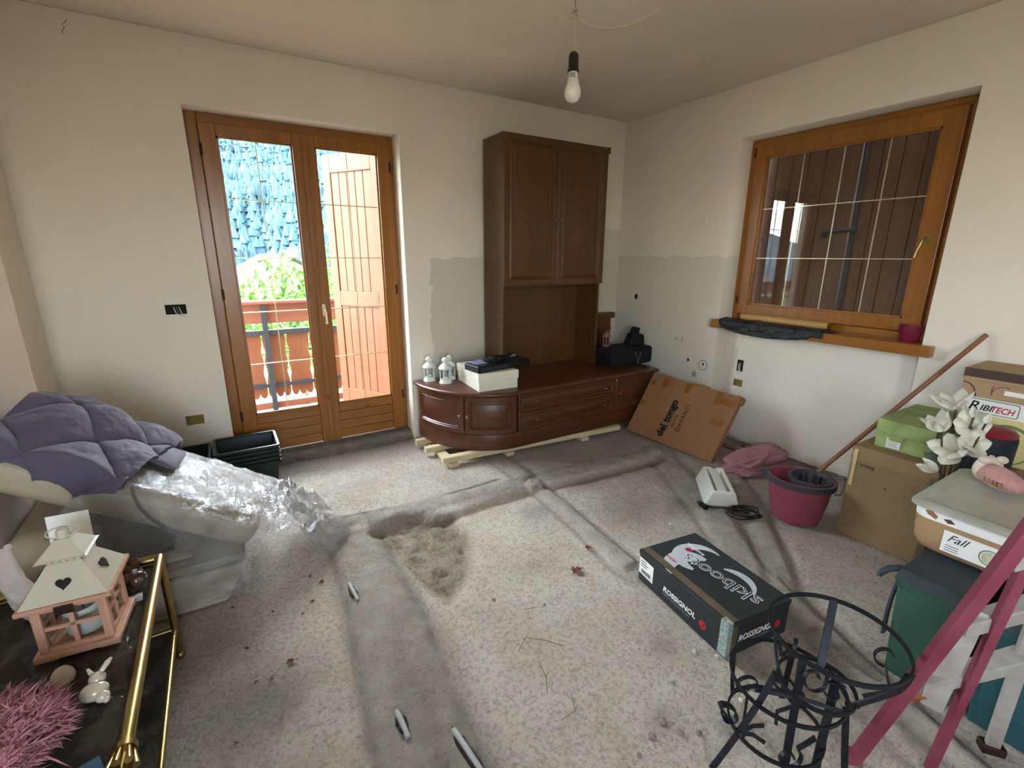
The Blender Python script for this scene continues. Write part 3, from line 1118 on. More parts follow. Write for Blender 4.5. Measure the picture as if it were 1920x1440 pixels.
# far house with grey roof
MAT['slate'] = M('slate_roof', '#5d646c', 0.7, 0.15, 4)
MAT['render_white'] = M('white_render', '#a8a49a', 0.85, 0.05, 3)
hs = thing('house', 'pale house with a grey pitched roof down the valley', 'house', (0.2, 34, -3.6), 0.25)
MB().box((-2.6, -2.2, -1.2), (2.6, 2.2, 3.6)).build('house_wall', 'render_white', hs)
mb = MB().prism([(-2.9, 3.5), (0, 5.0), (2.9, 3.5), (2.9, 3.7), (0, 5.25), (-2.9, 3.7)], -3.2, 3.2, Matrix.Rotation(PI / 2, 4, 'X'))
mb.build('roof', 'slate', hs)
MB().prism([(-2.6, 3.58), (2.6, 3.58), (0, 4.98)], -2.19, 2.19, Matrix.Rotation(PI / 2, 4, 'X')).build('gable', 'render_white', hs)
MB().box((0.9, -0.5, 4.2), (1.4, 0.1, 5.7)).build('chimney', 'render_white', hs)
for xx in (-1.4, 0.7):
    wdw = MB().box((xx, -2.24, 1.4), (xx + 0.8, -2.16, 2.6)).build('window', 'slate', hs)
    MB().box((xx + 0.08, -2.25, 1.48), (xx + 0.72, -2.2, 2.52)).build('pane', 'black_metal', hs).parent = wdw


def leafy_tree(loc, h, r, label, seed, nleaf=1500, ls=0.16):
    t = thing('leafy_tree', label, 'tree', loc, 0, 'trees below the balcony')
    q = random.Random(seed)
    MB().tube([(0, 0, 0), (0.05, 0.02, h * 0.4), (0, 0.05, h * 0.8)], [0.13, 0.09, 0.04], 8).build('trunk', 'bark', t, smooth=60)
    mb = MB()
    clumps = [(q.uniform(-1, 1) * r * 0.6, q.uniform(-1, 1) * r * 0.6, h * q.uniform(0.5, 0.95), r * q.uniform(0.35, 0.6)) for _ in range(12)]
    for i in range(nleaf):
        cx, cy, cz, cr = q.choice(clumps)
        d = Vector((q.gauss(0, 1), q.gauss(0, 1), q.gauss(0, 1))).normalized() * cr * q.uniform(0.6, 1.0)
        p = Vector((cx, cy, cz)) + d
        a = Vector((q.gauss(0, 1), q.gauss(0, 1), q.gauss(0, 1))).normalized()
        b = a.orthogonal().normalized()
        mb.add([p - a * ls, p + b * ls * 0.5, p + a * ls, p - b * ls * 0.5], [(0, 1, 2, 3)])
    f = mb.build('foliage', 'leaf_green', t)
    f['kind'] = 'stuff'
    return t


leafy_tree((-4.3, 12, -4.8), 6.2, 1.5, 'light green tree at the left side of the balcony view', 3)
leafy_tree((-1.1, 16, -4.9), 6.0, 1.8, 'light green tree right of the iron railing post', 5)
leafy_tree((1.9, 20, -4.9), 6.6, 1.9, 'light green tree partly behind the open door shutter', 8)
leafy_tree((-3.0, 24, -5.0), 5.2, 2.0, 'small green tree farther off above the handrail', 9)

# ================================================================== wall unit
RELIEF = [(0.0, -0.005), (0.005, 0.0), (0.042, 0.0), (0.047, -0.007), (0.054, -0.004), (0.060, -0.011), (0.068, -0.011), (0.092, -0.003)]


def relief_depth(d, prof):
    for (a, p), (b, q) in zip(prof[:-1], prof[1:]):
        if d <= b:
            return p + (q - p) * (d - a) / (b - a)
    return prof[-1][1]


def relief_lines(L, prof, extra):
    s = {0.0, L}
    for d, _ in prof:
        if d < L / 2:
            s.add(d)
            s.add(L - d)
    for k in range(1, extra):
        s.add(L * k / extra)
    return sorted(s)


def relief_front(mapping, W, Hh, name, mat, parent, prof=RELIEF, extra=2, thick=0.02):
    """mapping(s, z, depth) -> world point; returns a framed and fielded front"""
    U = relief_lines(W, prof, extra)
    V = relief_lines(Hh, prof, 2)
    vv, ff = [], []
    for u in U:
        for v in V:
            d = min(u, W - u, v, Hh - v)
            vv.append(mapping(u, v, relief_depth(max(d, 0), prof)))
    nv = len(V)
    ff = [(i * nv + j, (i + 1) * nv + j, (i + 1) * nv + j + 1, i * nv + j + 1) for i in range(len(U) - 1) for j in range(nv - 1)]
    n = len(vv)
    for u in U:
        for v in V:
            vv.append(mapping(u, v, -thick))
    ff += [tuple(n + k for k in reversed(f)) for f in ff[:]]
    nu = len(U)
    rim = [(i, 0) for i in range(nu - 1)] + [(nu - 1, j) for j in range(nv - 1)] + [(i, nv - 1) for i in range(nu - 1, 0, -1)] + [(0, j) for j in range(nv - 1, 0, -1)]
    ids = [i * nv + j for i, j in rim]
    for k in range(len(ids)):
        a, b = ids[k], ids[(k + 1) % len(ids)]
        ff.append((b, a, n + a, n + b))
    mb = MB()
    mb.add(vv, ff)
    return mb.build(name, mat, parent, world=True, smooth=35)


def knob(pt, normal, par, root, r=0.011):
    M4 = Matrix.Translation(pt) @ Vector(normal).to_track_quat('Z', 'Y').to_matrix().to_4x4()
    o = MB().lathe([(0.009, 0), (0.005, 0.004), (0.005, 0.010), (r, 0.015), (r, 0.021), (r * 0.6, 0.026), (0.001, 0.027)], 14, M4=M4).build('knob', 'knob', root, world=True, smooth=60)
    o.parent = par
    return o


hut = thing('tall_cabinet', 'tall walnut two-door cabinet with an open niche below, standing on the low unit', 'cabinet', (-1.065, -0.22, 0.535))
hx0, hx1, hy0, hy1, hz0, hz1 = -1.567, -0.560, -0.367, -0.066, 0.535, 2.395
for lo, hi, nm in (((hx0, hy0, hz0), (hx0 + 0.022, hy1, hz1), 'side_panel'), ((hx1 - 0.022, hy0, hz0), (hx1, hy1, hz1), 'side_panel'), ((hx0 + 0.022, hy0, hz1 - 0.022), (hx1 - 0.022, hy1, hz1), 'top_panel'), ((hx0 + 0.022, hy0 + 0.004, 1.275), (hx1 - 0.022, hy1, 1.30), 'shelf'), ((hx0 + 0.022, hy1 - 0.012, hz0), (hx1 - 0.022, hy1, hz1 - 0.022), 'back_panel')):
    MB().box(lo, hi).build(nm, 'walnut', hut, world=True, bevel=0.002)
xm = (hx0 + hx1) / 2 + 0.006
for s, (x0, x1) in enumerate(((hx0 + 0.002, xm - 0.0015), (xm + 0.0015, hx1 + 0.014))):
    z0, z1 = 1.283, 2.393
    d = relief_front(lambda u, v, q, x0=x0, z0=z0: (x0 + u, hy0 - 0.022 - q, z0 + v), x1 - x0, z1 - z0, 'cabinet_door', 'walnut', hut, [(0.0, -0.004), (0.004, 0.0), (0.050, 0.0), (0.056, -0.008), (0.066, -0.004), (0.074, -0.014), (0.084, -0.014), (0.125, -0.004)])
    knob((x1 - 0.022 if s == 0 else x0 + 0.022, hy0 - 0.022, 1.80), (0, -1, 0), d, hut)
MB().box((hx1 + 0.014, hy0 - 0.026, 2.345), (hx1 + 0.030, hy0 + 0.02, 2.397)).build('cornice_stub', 'walnut', hut, world=True, bevel=0.004)
MB().bar([(hx1 + 0.014, hy0 - 0.01, 2.33), (hx1 + 0.035, hy0 - 0.015, 2.30), (hx1 + 0.055, hy0 - 0.02, 2.265)], 0.012, 0.001, (0, 1, 0)).build('tape_strip', 'paper', hut, world=True)

low = thing('low_tv_unit', 'long low walnut unit with a curved two-door end and two drawers', 'cabinet', (-1.2, -0.4, 0.07))
CX, CY = -1.66, -0.09


def outline(rx, ry, x1, yb, n=26):
    pts = [(CX - rx * math.cos(PI / 2 * k / n), CY - ry * math.sin(PI / 2 * k / n)) for k in range(n + 1)]
    return pts + [(x1, CY - ry), (x1, yb), (CX - rx, yb)]


# plinth, carcass, worktop with a rounded nose
MB().prism(outline(0.548, 0.652, -0.175, -0.075), 0.07, 0.196).build('plinth', 'walnut_x', low, world=True, smooth=30, bevel=0.003)
MB().prism(outline(0.530, 0.636, -0.180, -0.078), 0.196, 0.502).build('carcass', 'walnut_dark', low, world=True, smooth=30)
mb = MB()
nose = [(0.0, 0.502), (0.010, 0.5035), (0.017, 0.509), (0.020, 0.5175), (0.017, 0.527), (0.010, 0.5325), (0.0, 0.535)]
rings = [outline(0.557 + e, 0.665 + e, -0.170 + e, -0.072) for e, z in nose]
nn = len(rings[0])
vv, ff = [], []
for (e, z), rg in zip(nose, rings):
    vv += [(x, y, z) for x, y in rg]
for i in range(len(nose) - 1):
    for k in range(nn):
        l = (k + 1) % nn
        ff.append((i * nn + k, i * nn + l, (i + 1) * nn + l, (i + 1) * nn + k))
ff.append(tuple(range(nn - 1, -1, -1)))
ff.append(tuple((len(nose) - 1) * nn + k for k in range(nn)))
mb.add(vv, ff)
mb.build('worktop', 'walnut_x', low, world=True, smooth=50)
FRX, FRY = 0.553, 0.660


def ell_point(th, off):
    x, y = -FRX * math.cos(th), -FRY * math.sin(th)
    nx, ny = x / FRX ** 2, y / FRY ** 2
    l = math.hypot(nx, ny)
    return CX + x + nx / l * off, CY + y + ny / l * off, (nx / l, ny / l)


def ell_table(t0, t1, n=60):
    ts, ss = [t0], [0.0]
    px, py, _ = ell_point(t0, 0)
    for k in range(1, n + 1):
        t = t0 + (t1 - t0) * k / n
        x, y, _ = ell_point(t, 0)
        ss.append(ss[-1] + math.hypot(x - px, y - py))
        ts.append(t)
        px, py = x, y
    return ts, ss


for s, (a0, a1) in enumerate(((2, 47.5), (48.2, 89.6))):
    ts, ss = ell_table(math.radians(a0), math.radians(a1))

    def mp(u, v, q, ts=ts, ss=ss):
        t = float(np.interp(u, ss, ts))
        x, y, _ = ell_point(t, q)
        return (x, y, 0.200 + v)
    d = relief_front(mp, ss[-1], 0.300, 'curved_door', 'walnut_x', low, extra=22)
    t = math.radians(45.0 if s == 0 else 50.8)
    x, y, nrm = ell_point(t, 0.0)
    knob((x, y, 0.345), (nrm[0], nrm[1], 0), d, low, 0.012)
yf = CY - FRY
for z0, z1 in ((0.352, 0.500), (0.200, 0.349)):
    d = relief_front(lambda u, v, q, z0=z0: (-1.648 + u, yf - q, z0 + v), 0.995, z1 - z0, 'drawer', 'walnut_x', low, [(0.0, -0.004), (0.004, 0.0), (0.026, 0.0), (0.031, -0.007), (0.037, -0.004), (0.043, -0.009), (0.056, -0.003)])
    for x in (-1.49, -0.782):
        knob((x, yf, (z0 + z1) / 2 + 0.004), (0, -1, 0), d, low)
d = relief_front(lambda u, v, q: (-0.648 + u, yf - q, 0.200 + v), 0.462, 0.300, 'cupboard_door', 'walnut_x', low)
knob((-0.615, yf, 0.36), (0, -1, 0), d, low)

# ------------------------------------------------------------------ battens under the unit


def batten(x0, y0, x1, y1, w, z0, z1, label):
    L = math.hypot(x1 - x0, y1 - y0)
    t = thing('timber_batten', label, 'timber', (x0, y0, z0), math.atan2(y1 - y0, x1 - x0))
    MB().box((0, -w / 2, 0), (L, w / 2, z1 - z0)).build('batten', 'fir', t, bevel=0.002)
    return t


batten(-2.235, -0.615, -0.60, -0.755, 0.060, 0.028, 0.0695, 'longest raw fir batten along the front under the low unit')
batten(-2.275, -0.375, -0.9, -0.375, 0.050, 0.028, 0.0695, 'fir batten end sticking out in the middle under the curved unit end')
batten(-2.280, -0.185, -0.9, -0.185, 0.045, 0.028, 0.0695, 'fir batten end nearest the balcony door under the unit')
batten(-2.165, -0.685, -2.155, -0.14, 0.075, 0.0, 0.0275, 'cross piece of fir under the batten ends by the curved doors')
batten(-1.70, -0.715, -1.69, -0.14, 0.070, 0.0, 0.0275, 'cross piece of fir under the front batten, next along from the curved end')
batten(-0.99, -0.775, -0.98, -0.2, 0.075, 0.0, 0.0275, 'cross piece of fir under the front batten below the drawers')

# ------------------------------------------------------------------ small white lanterns


def small_lantern(loc, label, s=1.0):
    t = thing('tealight_lantern', label, 'lantern', loc, rnd.uniform(0, 1), 'white metal lanterns on the unit')
    p = lambda L: [(a * s, b * s) for a, b in L]
    MB().lathe(p([(0.001, 0), (0.050, 0), (0.050, 0.006), (0.044, 0.016), (0.041, 0.030), (0.001, 0.030)]), 24).build('lantern_base', 'white_paint', t, smooth=40)
    for k in range(5):
        a = 2 * PI * k / 5
        x, y = 0.040 * s * math.cos(a), 0.040 * s * math.sin(a)
        MB().tube([(x, y, 0.028 * s), (x, y, 0.112 * s)], 0.0042 * s, 6).build('post', 'white_paint', t, smooth=60)
    MB().lathe(p([(0.036, 0.03), (0.036, 0.11)]), 20, cap=False).build('lantern_glass', 'glass_clear', t, smooth=60)
    MB().lathe(p([(0.001, 0.108), (0.050, 0.108), (0.054, 0.114), (0.048, 0.128), (0.030, 0.145), (0.015, 0.152), (0.014, 0.158), (0.024, 0.166), (0.028, 0.178), (0.023, 0.190), (0.010, 0.198), (0.001, 0.199)]), 24).build('lantern_roof', 'white_paint', t, smooth=50)
    MB().lathe(p([(0.001, 0.03), (0.017, 0.03), (0.017, 0.044), (0.001, 0.044)]), 14).build('tealight', 'paper', t, smooth=40)
    pts = [(0.03 * s * math.cos(a), 0, 0.150 * s + 0.075 * s * math.sin(a)) for a in [PI * k / 12 for k in range(13)]]
    MB().tube(pts, 0.0012, 5).build('wire_handle', 'white_paint', t, smooth=60)
    return t


small_lantern((-2.115, -0.125, 0.535), 'white metal lantern farthest left on the unit, next to the door')
small_lantern((-2.030, -0.255, 0.535), 'white metal lantern in front on the curved unit end', 1.04)
small_lantern((-1.945, -0.150, 0.535), 'white metal lantern half hidden behind the front one, beside the shoebox')

# ------------------------------------------------------------------ shoebox and black player
sb = thing('shoebox', 'white cardboard shoebox with lid at the curved unit end', 'box', (-1.757, -0.452, 0.535), math.radians(-4))
MAT['card_white'] = M('white_cardboard', '#dcd8c4', 0.75, 0.06, 6)
MB().box((-0.162, -0.205, 0), (0.162, 0.235, 0.125)).build('box_body', 'card_white', sb, bevel=0.003)
mb = MB().box((-0.168, -0.211, 0.075), (0.168, 0.241, 0.140))
mb.build('box_lid', 'card_white', sb, bevel=0.003)
MAT['film_blue'] = M('bluish_film', '#7d86b0', 0.15, 0.1, 10)
dv = thing('black_player', 'flat black player with a heap of cables on the white shoebox', 'player', (-1.70, -0.512, 0.6755), math.radians(7))
MB().box((-0.25, -0.10, 0), (0.25, 0.085, 0.052)).build('player_body', 'black', dv, bevel=0.006)
MB().box((-0.23, -0.103, 0.012), (0.02, -0.099, 0.040)).build('front_panel', 'black_metal', dv)
MB().sheet(lambda u, v: (-0.22 + 0.1 * u, -0.03 + 0.10 * v, 0.0535 + 0.012 * u * v), 4, 4, thick=0.0008).build('screen_film', 'film_blue', dv, smooth=60)
q = random.Random(4)
for k in range(5):
    pts = []
    cx, cy = q.uniform(-0.08, 0.14), q.uniform(-0.02, 0.02)
    for i in range(7):
        pts.append((cx + q.uniform(-0.12, 0.12), cy + q.uniform(-0.055, 0.055), 0.058 + q.random() * 0.028))
    MB().tube(catmull(pts, 6), 0.0035, 6).build('cable', 'black', dv, smooth=60)
MB().box((0.12, 0.02, 0.054), (0.2, 0.06, 0.075)).build('plug', 'print_grey', dv, bevel=0.004)

# ------------------------------------------------------------------ dark things in the corner
bag = thing('black_equipment_bag', 'large black fabric bag on the right end of the low unit', 'bag', (-0.285, -0.43, 0.535), math.radians(1))
MB().box((-0.262, -0.145, 0), (0.262, 0.145, 0.165)).build('bag_body', 'black_soft', bag, bevel=0.035, seg=4, smooth=40)
MB().tube([(0.02, -0.149, 0.13), (0.03, -0.153, 0.085), (0.055, -0.152, 0.05), (0.06, -0.15, 0.012)], 0.0022, 5).build('white_string', 'print_grey', bag, smooth=60)
MB().tube([(0.09, -0.149, 0.12), (0.075, -0.153, 0.08), (0.06, -0.152, 0.045), (0.045, -0.15, 0.015)], 0.0022, 5).build('white_string', 'print_grey', bag, smooth=60)
cb = thing('camera_bag', 'small black case with flap lying on the black bag in the corner', 'bag', (-0.145, -0.43, 0.700), math.radians(-8))
MB().hexa([(-0.09, -0.06, 0), (0.09, -0.06, 0), (0.09, 0.06, 0), (-0.09, 0.06, 0)], [(-0.05, -0.05, 0.115), (0.085, -0.05, 0.10), (0.085, 0.05, 0.10), (-0.05, 0.05, 0.115)]).build('case_body', 'black_soft', cb, bevel=0.02, seg=3, smooth=40)
MB().hexa([(-0.055, -0.02, 0.10), (0.04, -0.02, 0.095), (0.04, 0.02, 0.095), (-0.055, 0.02, 0.10)], [(-0.02, -0.018, 0.175), (0.055, -0.018, 0.16), (0.055, 0.018, 0.16), (-0.02, 0.018, 0.175)]).build('flap', 'black_soft', cb, bevel=0.008, smooth=40)
MAT['pink_paint'] = M('pink_enamel', '#8f5a60', 0.4, 0.1, 10)
pl = thing('pink_lantern', 'small dusky pink lantern standing on the black bag', 'lantern', (-0.47, -0.40, 0.700))
MB().lathe([(0.001, 0), (0.018, 0), (0.032, 0.010), (0.034, 0.022), (0.001, 0.022)], 18).build('lantern_base', 'pink_paint', pl, smooth=40)
for k in range(4):
    a = PI / 4 + PI / 2 * k
    MB().tube([(0.026 * math.cos(a), 0.026 * math.sin(a), 0.02), (0.026 * math.cos(a), 0.026 * math.sin(a), 0.10)], 0.004, 6).build('post', 'pink_paint', pl, smooth=60)
MB().lathe([(0.023, 0.022), (0.023, 0.1)], 16, cap=False).build('lantern_glass', 'glass_clear', pl, smooth=60)
MB().lathe([(0.001, 0.098), (0.040, 0.098), (0.042, 0.104), (0.026, 0.128), (0.010, 0.145), (0.001, 0.150)], 18).build('lantern_roof', 'pink_paint', pl, smooth=50)
MB().bar([(0.01, 0, 0.148), (0.035, -0.01, 0.17), (0.028, -0.01, 0.20)], 0.014, 0.002, (0, 1, 0)).build('ribbon', 'pink_paint', pl)
bd = thing('wooden_rack_board', 'dark wooden board with a thick rounded top rail behind the black bag', 'board', (-0.32, -0.09, 0.535))
MB().box((-0.215, -0.012, 0), (0.17, 0.012, 0.40)).build('board', 'walnut', bd, bevel=0.003)
MB().box((-0.212, -0.035, 0.385), (0.205, 0.014, 0.445)).build('top_rail', 'walnut', bd, bevel=0.012, smooth=40)

# ================================================================== right side of the room
MAT['cardboard'] = M('brown_cardboard', '#8f6744', 0.85, 0.06, 3, 0.06, 150)
MAT['cardboard_b'] = M('beige_cardboard', '#8c7350', 0.85, 0.07, 3, 0.06, 150)
MAT['tape'] = M('brown_parcel_tape', '#8a5526', 0.22, 0.12, 14)
MAT['tape_pale'] = M('yellowed_tape', '#c9b27a', 0.4, 0.1, 14)
# ------------------------------------------------------------------ leaning box
BL = Vector((-0.545, -0.800, 0.028))
BR = Vector((-0.464, -1.612, 0.002))
cbx = thing('leaning_cardboard_box', 'flat brown cardboard box printed del tongo leaning on the wall', 'box', (-0.44, -1.2, 0.0))
CM = frame4(BL, BR - BL, (0.307, 0.018, 0.462))
CW, CH, CT = (BR - BL).length, 0.565, 0.055
MB().box((0, 0, -CT), (CW, CH, 0), CM).build('box_body', 'cardboard', cbx, world=True, bevel=0.004)
# ragged upper flap and bent corner
MB().sheet(lambda u, v: CM @ Vector((0.0 + 0.55 * u, CH - 0.004 + 0.014 * v * (1 + 0.5 * math.sin(9 * u)), -0.004 - 0.006 * v)), 20, 2, thick=0.003).build('torn_flap', 'cardboard', cbx, world=True)
MB().hexa([CM @ Vector(p) for p in ((CW - 0.01, CH - 0.06, -0.05), (CW + 0.02, CH - 0.055, -0.045), (CW + 0.02, CH + 0.0, -0.05), (CW - 0.03, CH + 0.006, -0.05))], [CM @ Vector(p) for p in ((CW - 0.01, CH - 0.06, -0.008), (CW + 0.015, CH - 0.055, -0.02), (CW + 0.012, CH + 0.004, -0.02), (CW - 0.03, CH + 0.008, -0.006))]).build('bent_corner', 'cardboard', cbx, world=True)
for a, b, w, h in ((0.05, 0.86, 0.055, 0.05), (0.195, 0.90, 0.055, 0.075), (0.463, 0.915, 0.055, 0.085), (0.80, 0.90, 0.05, 0.13), (0.91, 0.87, 0.13, 0.06), (0.89, 0.55, 0.10, 0.055), (0.884, 0.11, 0.07, 0.05), (0.03, 0.50, 0.05, 0.05)):
    x0, y0 = a * CW - w / 2, b * CH - h / 2
    MB().box((max(x0, 0.002), y0, 0.0), (min(x0 + w, CW - 0.001), min(y0 + h, CH - 0.001), 0.0009), CM).build('tape_patch', 'tape', cbx, world=True)


def face_text(par, base4, body, size, a, b, rot=0.0, mat='print_black', lift=0.0012, **kw):
    M4 = par.matrix_basis.inverted() @ base4 @ Matrix.Translation((a, b, lift)) @ Matrix.Rotation(rot, 4, 'Z')
    return lettering('lettering', body, size, M4, mat, par, **kw)


face_text(cbx, CM, 'del tongo', 0.088, 0.425 * CW, 0.09 * CH, PI / 2, offset=0.0042)
MB().box((0.437 * CW, 0.20 * CH, 0.0), (0.442 * CW, 0.58 * CH, 0.001), CM).build('print_line', 'print_black', cbx, world=True)
face_text(cbx, CM, 'AIUTA', 0.042, 0.497 * CW, 0.275 * CH, PI / 2, sx=0.95)
face_text(cbx, CM, 'DAVANTI', 0.055, 0.572 * CW, 0.24 * CH, PI / 2, spacing=1.05)
# offcuts and pink cloth bag behind and beside it
for k, (p0, p1, w, lab) in enumerate((((-0.10, -1.66, 0.012), (-0.30, -1.50, 0.11), 0.05, 'short dark wood offcut behind the leaning cardboard box'), ((-0.06, -1.70, 0.012), (-0.19, -1.48, 0.20), 0.045, 'upright wood offcut behind the leaning cardboard box'))):
    t = thing('wood_offcut', lab, 'wood', (p0[0], p0[1], 0))
    MB().bar([p0, p1], w, 0.018, (0.3, 0.9, 0.2)).build('offcut', 'walnut', t, world=True, bevel=0.002)
MAT['pink_cloth'] = M('dusty_pink_cloth', '#a9797c', 0.85, 0.08, 5, 0.15, 300)


def blob(c, r, rz, folds, seed, nu=64, nv=40, flat=0.0, mat='pink_cloth'):
    def fn(u, v):
        a = 2 * PI * u
        e = -PI / 2 + PI * v
        d = Vector((math.cos(e) * math.cos(a), math.cos(e) * math.sin(a), math.sin(e)))
        k = 1 + folds * mnoise.fractal(Vector((d.x * 1.6 + seed, d.y * 3.2, d.z * 1.2)), 0.9, 2.0, 4) + folds * 0.7 * abs(mnoise.noise(Vector((d.x * 3 + seed, d.y * 6, d.z * 2.5))))
        p = Vector((d.x * r[0] * k, d.y * r[1] * k, d.z * r[2] * k))
        p = Matrix.Rotation(rz, 3, 'Z') @ p
        p += Vector(c)
        p.z = max(p.z, flat)
        return p
    mb = MB()
    mb.sheet(fn, nu, nv)
    return mb


def cloth_lump():
    def fn(u, v):
        a = 2 * PI * u
        e = -PI / 2 + PI * v
        d = Vector((math.cos(e) * math.cos(a), math.cos(e) * math.sin(a), math.sin(e)))
        ridge = 1 - abs(mnoise.noise(Vector((d.x * 2.0 + 2.0, d.y * 3.0 + d.z, d.z * 2.6))) * 1.6)
        k = 0.92 + 0.22 * mnoise.noise(Vector((d.x * 1.1 + 7, d.y * 1.4, d.z * 1.1))) + 0.26 * max(0, ridge) ** 3
        p = Vector((d.x * 0.235 * k, d.y * 0.135 * k, d.z * 0.085 * k + 0.040 * d.x))
        p = Matrix.Rotation(math.radians(-12), 3, 'Z') @ p + Vector((-0.265, -1.845, 0.072))
        p.z = max(p.z, 0.004)
        return p
    mb = MB()
    mb.sheet(fn, 80, 48)
    return mb


t = thing('pink_cloth_bag', 'crumpled dusty pink cloth bag beside the leaning cardboard box', 'bag', (-0.28, -1.84, 0))
cloth_lump().build('cloth', 'pink_cloth', t, world=True, smooth=180, weld=True)

# ------------------------------------------------------------------ white laminator
lam = thing('laminator', 'white plastic laminator lying on the floor with a tangled black cord', 'appliance', (-0.845, -1.935, 0), math.radians(46))
b4 = [(-0.19, -0.105, 0), (0.19, -0.105, 0), (0.19, 0.105, 0), (-0.19, 0.105, 0)]
t4 = [(-0.195, -0.072, 0.105), (0.185, -0.072, 0.105), (0.185, 0.062, 0.105), (-0.195, 0.062, 0.105)]
mb = MB()
ring0, ring1, ring2, ring3 = b4, t4, [(-0.17, -0.052, 0.105), (0.165, -0.052, 0.105), (0.165, 0.045, 0.105), (-0.17, 0.045, 0.105)], [(-0.165, -0.045, 0.070), (0.160, -0.045, 0.070), (0.160, 0.038, 0.070), (-0.165, 0.038, 0.070)]
vv = ring0 + ring1 + ring2 + ring3
ff = [(3, 2, 1, 0)]
for r in range(3):
    for k in range(4):
        l = (k + 1) % 4
        ff.append((r * 4 + k, r * 4 + l, (r + 1) * 4 + l, (r + 1) * 4 + k))
ff.append((12, 13, 14, 15))
mb.add(vv, ff)
mb.build('housing', 'white_plastic', lam, bevel=0.008, seg=3, smooth=40)
MB().hexa([(-0.175, -0.022, 0.098), (0.15, -0.022, 0.098), (0.15, 0.030, 0.100), (-0.175, 0.030, 0.100)], [(-0.175, -0.022, 0.106), (0.15, -0.022, 0.106), (0.15, 0.030, 0.110), (-0.175, 0.030, 0.110)]).build('flap', 'white_plastic', lam, bevel=0.002)
MB().box((-0.10, 0.030, 0.0705), (0.13, 0.037, 0.073)).build('slot', 'print_black', lam)
for x in (0.155, 0.172):
    MB().box((x, -0.018, 0.105), (x + 0.008, 0.006, 0.1075)).build('button', 'print_grey', lam)
q = random.Random(9)
pts = [(-0.19, -0.06, 0.02), (-0.235, -0.07, 0.008)]
for k in range(22):
    a = k * 1.35
    pts.append((-0.265 + 0.055 * math.cos(a) + q.uniform(-0.02, 0.02), -0.11 + 0.085 * math.sin(a) + q.uniform(-0.02, 0.02), 0.006 + 0.0022 * k * 0.7))
pts += [(-0.25, -0.02, 0.03), (-0.235, 0.05, 0.012), (-0.215, 0.085, 0.012)]
cord = MB().tube(catmull(pts, 7), 0.0042, 7).build('power_cord', 'black', lam, smooth=60)
mb = MB()
mb.box((-0.03, -0.012, -0.010), (0.03, 0.012, 0.014), Matrix.Translation((-0.222, 0.112, 0.012)) @ Matrix.Rotation(0.5, 4, 'Z'))
mb.tube([(-0.20, 0.125, 0.014), (-0.185, 0.133, 0.03)], 0.0035, 6)
mb.tube([(-0.207, 0.138, 0.014), (-0.192, 0.147, 0.03)], 0.0035, 6)
mb.build('plug', 'black', lam, bevel=0.003).parent = cord
for o in lam.children:
    if o.name.startswith('plug'):
        o.parent = cord

# ------------------------------------------------------------------ mop bucket
MAT['bucket_pink'] = M('dull_red_plastic', '#8f4453', 0.45, 0.06, 6)
MAT['dark_grey'] = M('dark_grey_plastic', '#3a3a3e', 0.5, 0.1, 10)
bk = thing('mop_bucket', 'dull red oval mop bucket with dark grey rim and wringer', 'bucket', (-0.705, -2.372, 0), math.radians(-66))
mb = MB()
prof = [(0.001, 0.002), (0.105, 0.002), (0.112, 0.006), (0.135, 0.13), (0.150, 0.262), (0.153, 0.268), (0.147, 0.270), (0.143, 0.262), (0.129, 0.13), (0.106, 0.015), (0.001, 0.012)]
mb.lathe(prof, 48, sx=1.12, sy=0.98, cap=False)
mb.build('bucket_body', 'bucket_pink', bk, smooth=40)
mb = MB()
ring = []
for k in range(48):
    a = 2 * PI * k / 48
    ring.append((0.158 * 1.12 * math.cos(a), 0.158 * 0.98 * math.sin(a), 0.252))
mb.bar(ring, 0.034, 0.010, (0, 0, 1), closed=True)
mb.hexa([(-0.20, -0.035, 0.24), (-0.165, -0.05, 0.24), (-0.165, 0.05, 0.24), (-0.20, 0.035, 0.24)], [(-0.21, -0.03, 0.27), (-0.165, -0.05, 0.27), (-0.165, 0.05, 0.27), (-0.21, 0.03, 0.27)])
mb.build('rim_band', 'dark_grey', bk, smooth=40)
w = MB()
w.lathe([(0.112, 0.245), (0.116, 0.276), (0.100, 0.280), (0.086, 0.262), (0.070, 0.20), (0.045, 0.17), (0.001, 0.168)], 36, c=(0.045, 0, 0), sy=1.05, cap=False)
wr = w.build('wringer', 'dark_grey', bk, smooth=50)
for k in range(14):
    a = 2 * PI * k / 14
    r0, r1 = 0.092, 0.066
    MB().box((r1, -0.004, 0.205), (r0, 0.004, 0.268), Matrix.Translation((0.045, 0, 0)) @ Matrix.Rotation(a, 4, 'Z')).build('wringer_rib', 'dark_grey', bk).parent = wr
MB().tube([(0.17, 0.12, 0.25), (0.20, 0.12, 0.262), (0.215, 0.05, 0.25), (0.20, -0.06, 0.235), (0.17, -0.1, 0.245)], 0.005, 7).build('bail_handle', 'print_grey', bk, smooth=60)
MAT['broom_wood'] = M('worn_brown_stick', '#8a5a40', 0.5, 0.15, 6)
mp = thing('mop', 'mop with a brown wooden stick leaning on the right wall', 'mop', (-0.64, -2.39, 0.172))
st0, st1 = Vector((-0.605, -2.365, 0.215)), Vector((-0.020, -2.838, 1.118))
MB().tube([st0, st1], 0.0125, 12).build('mop_stick', 'broom_wood', mp, world=True, smooth=50)
head = MB()
head.lathe([(0.014, 0), (0.022, -0.01), (0.026, -0.035), (0.001, -0.036)], 14, M4=Matrix.Translation(st0) @ (st0 - st1).to_track_quat('-Z', 'Y').to_matrix().to_4x4())
head.build('mop_socket', 'bucket_pink', mp, world=True, smooth=50)
mb = MB()
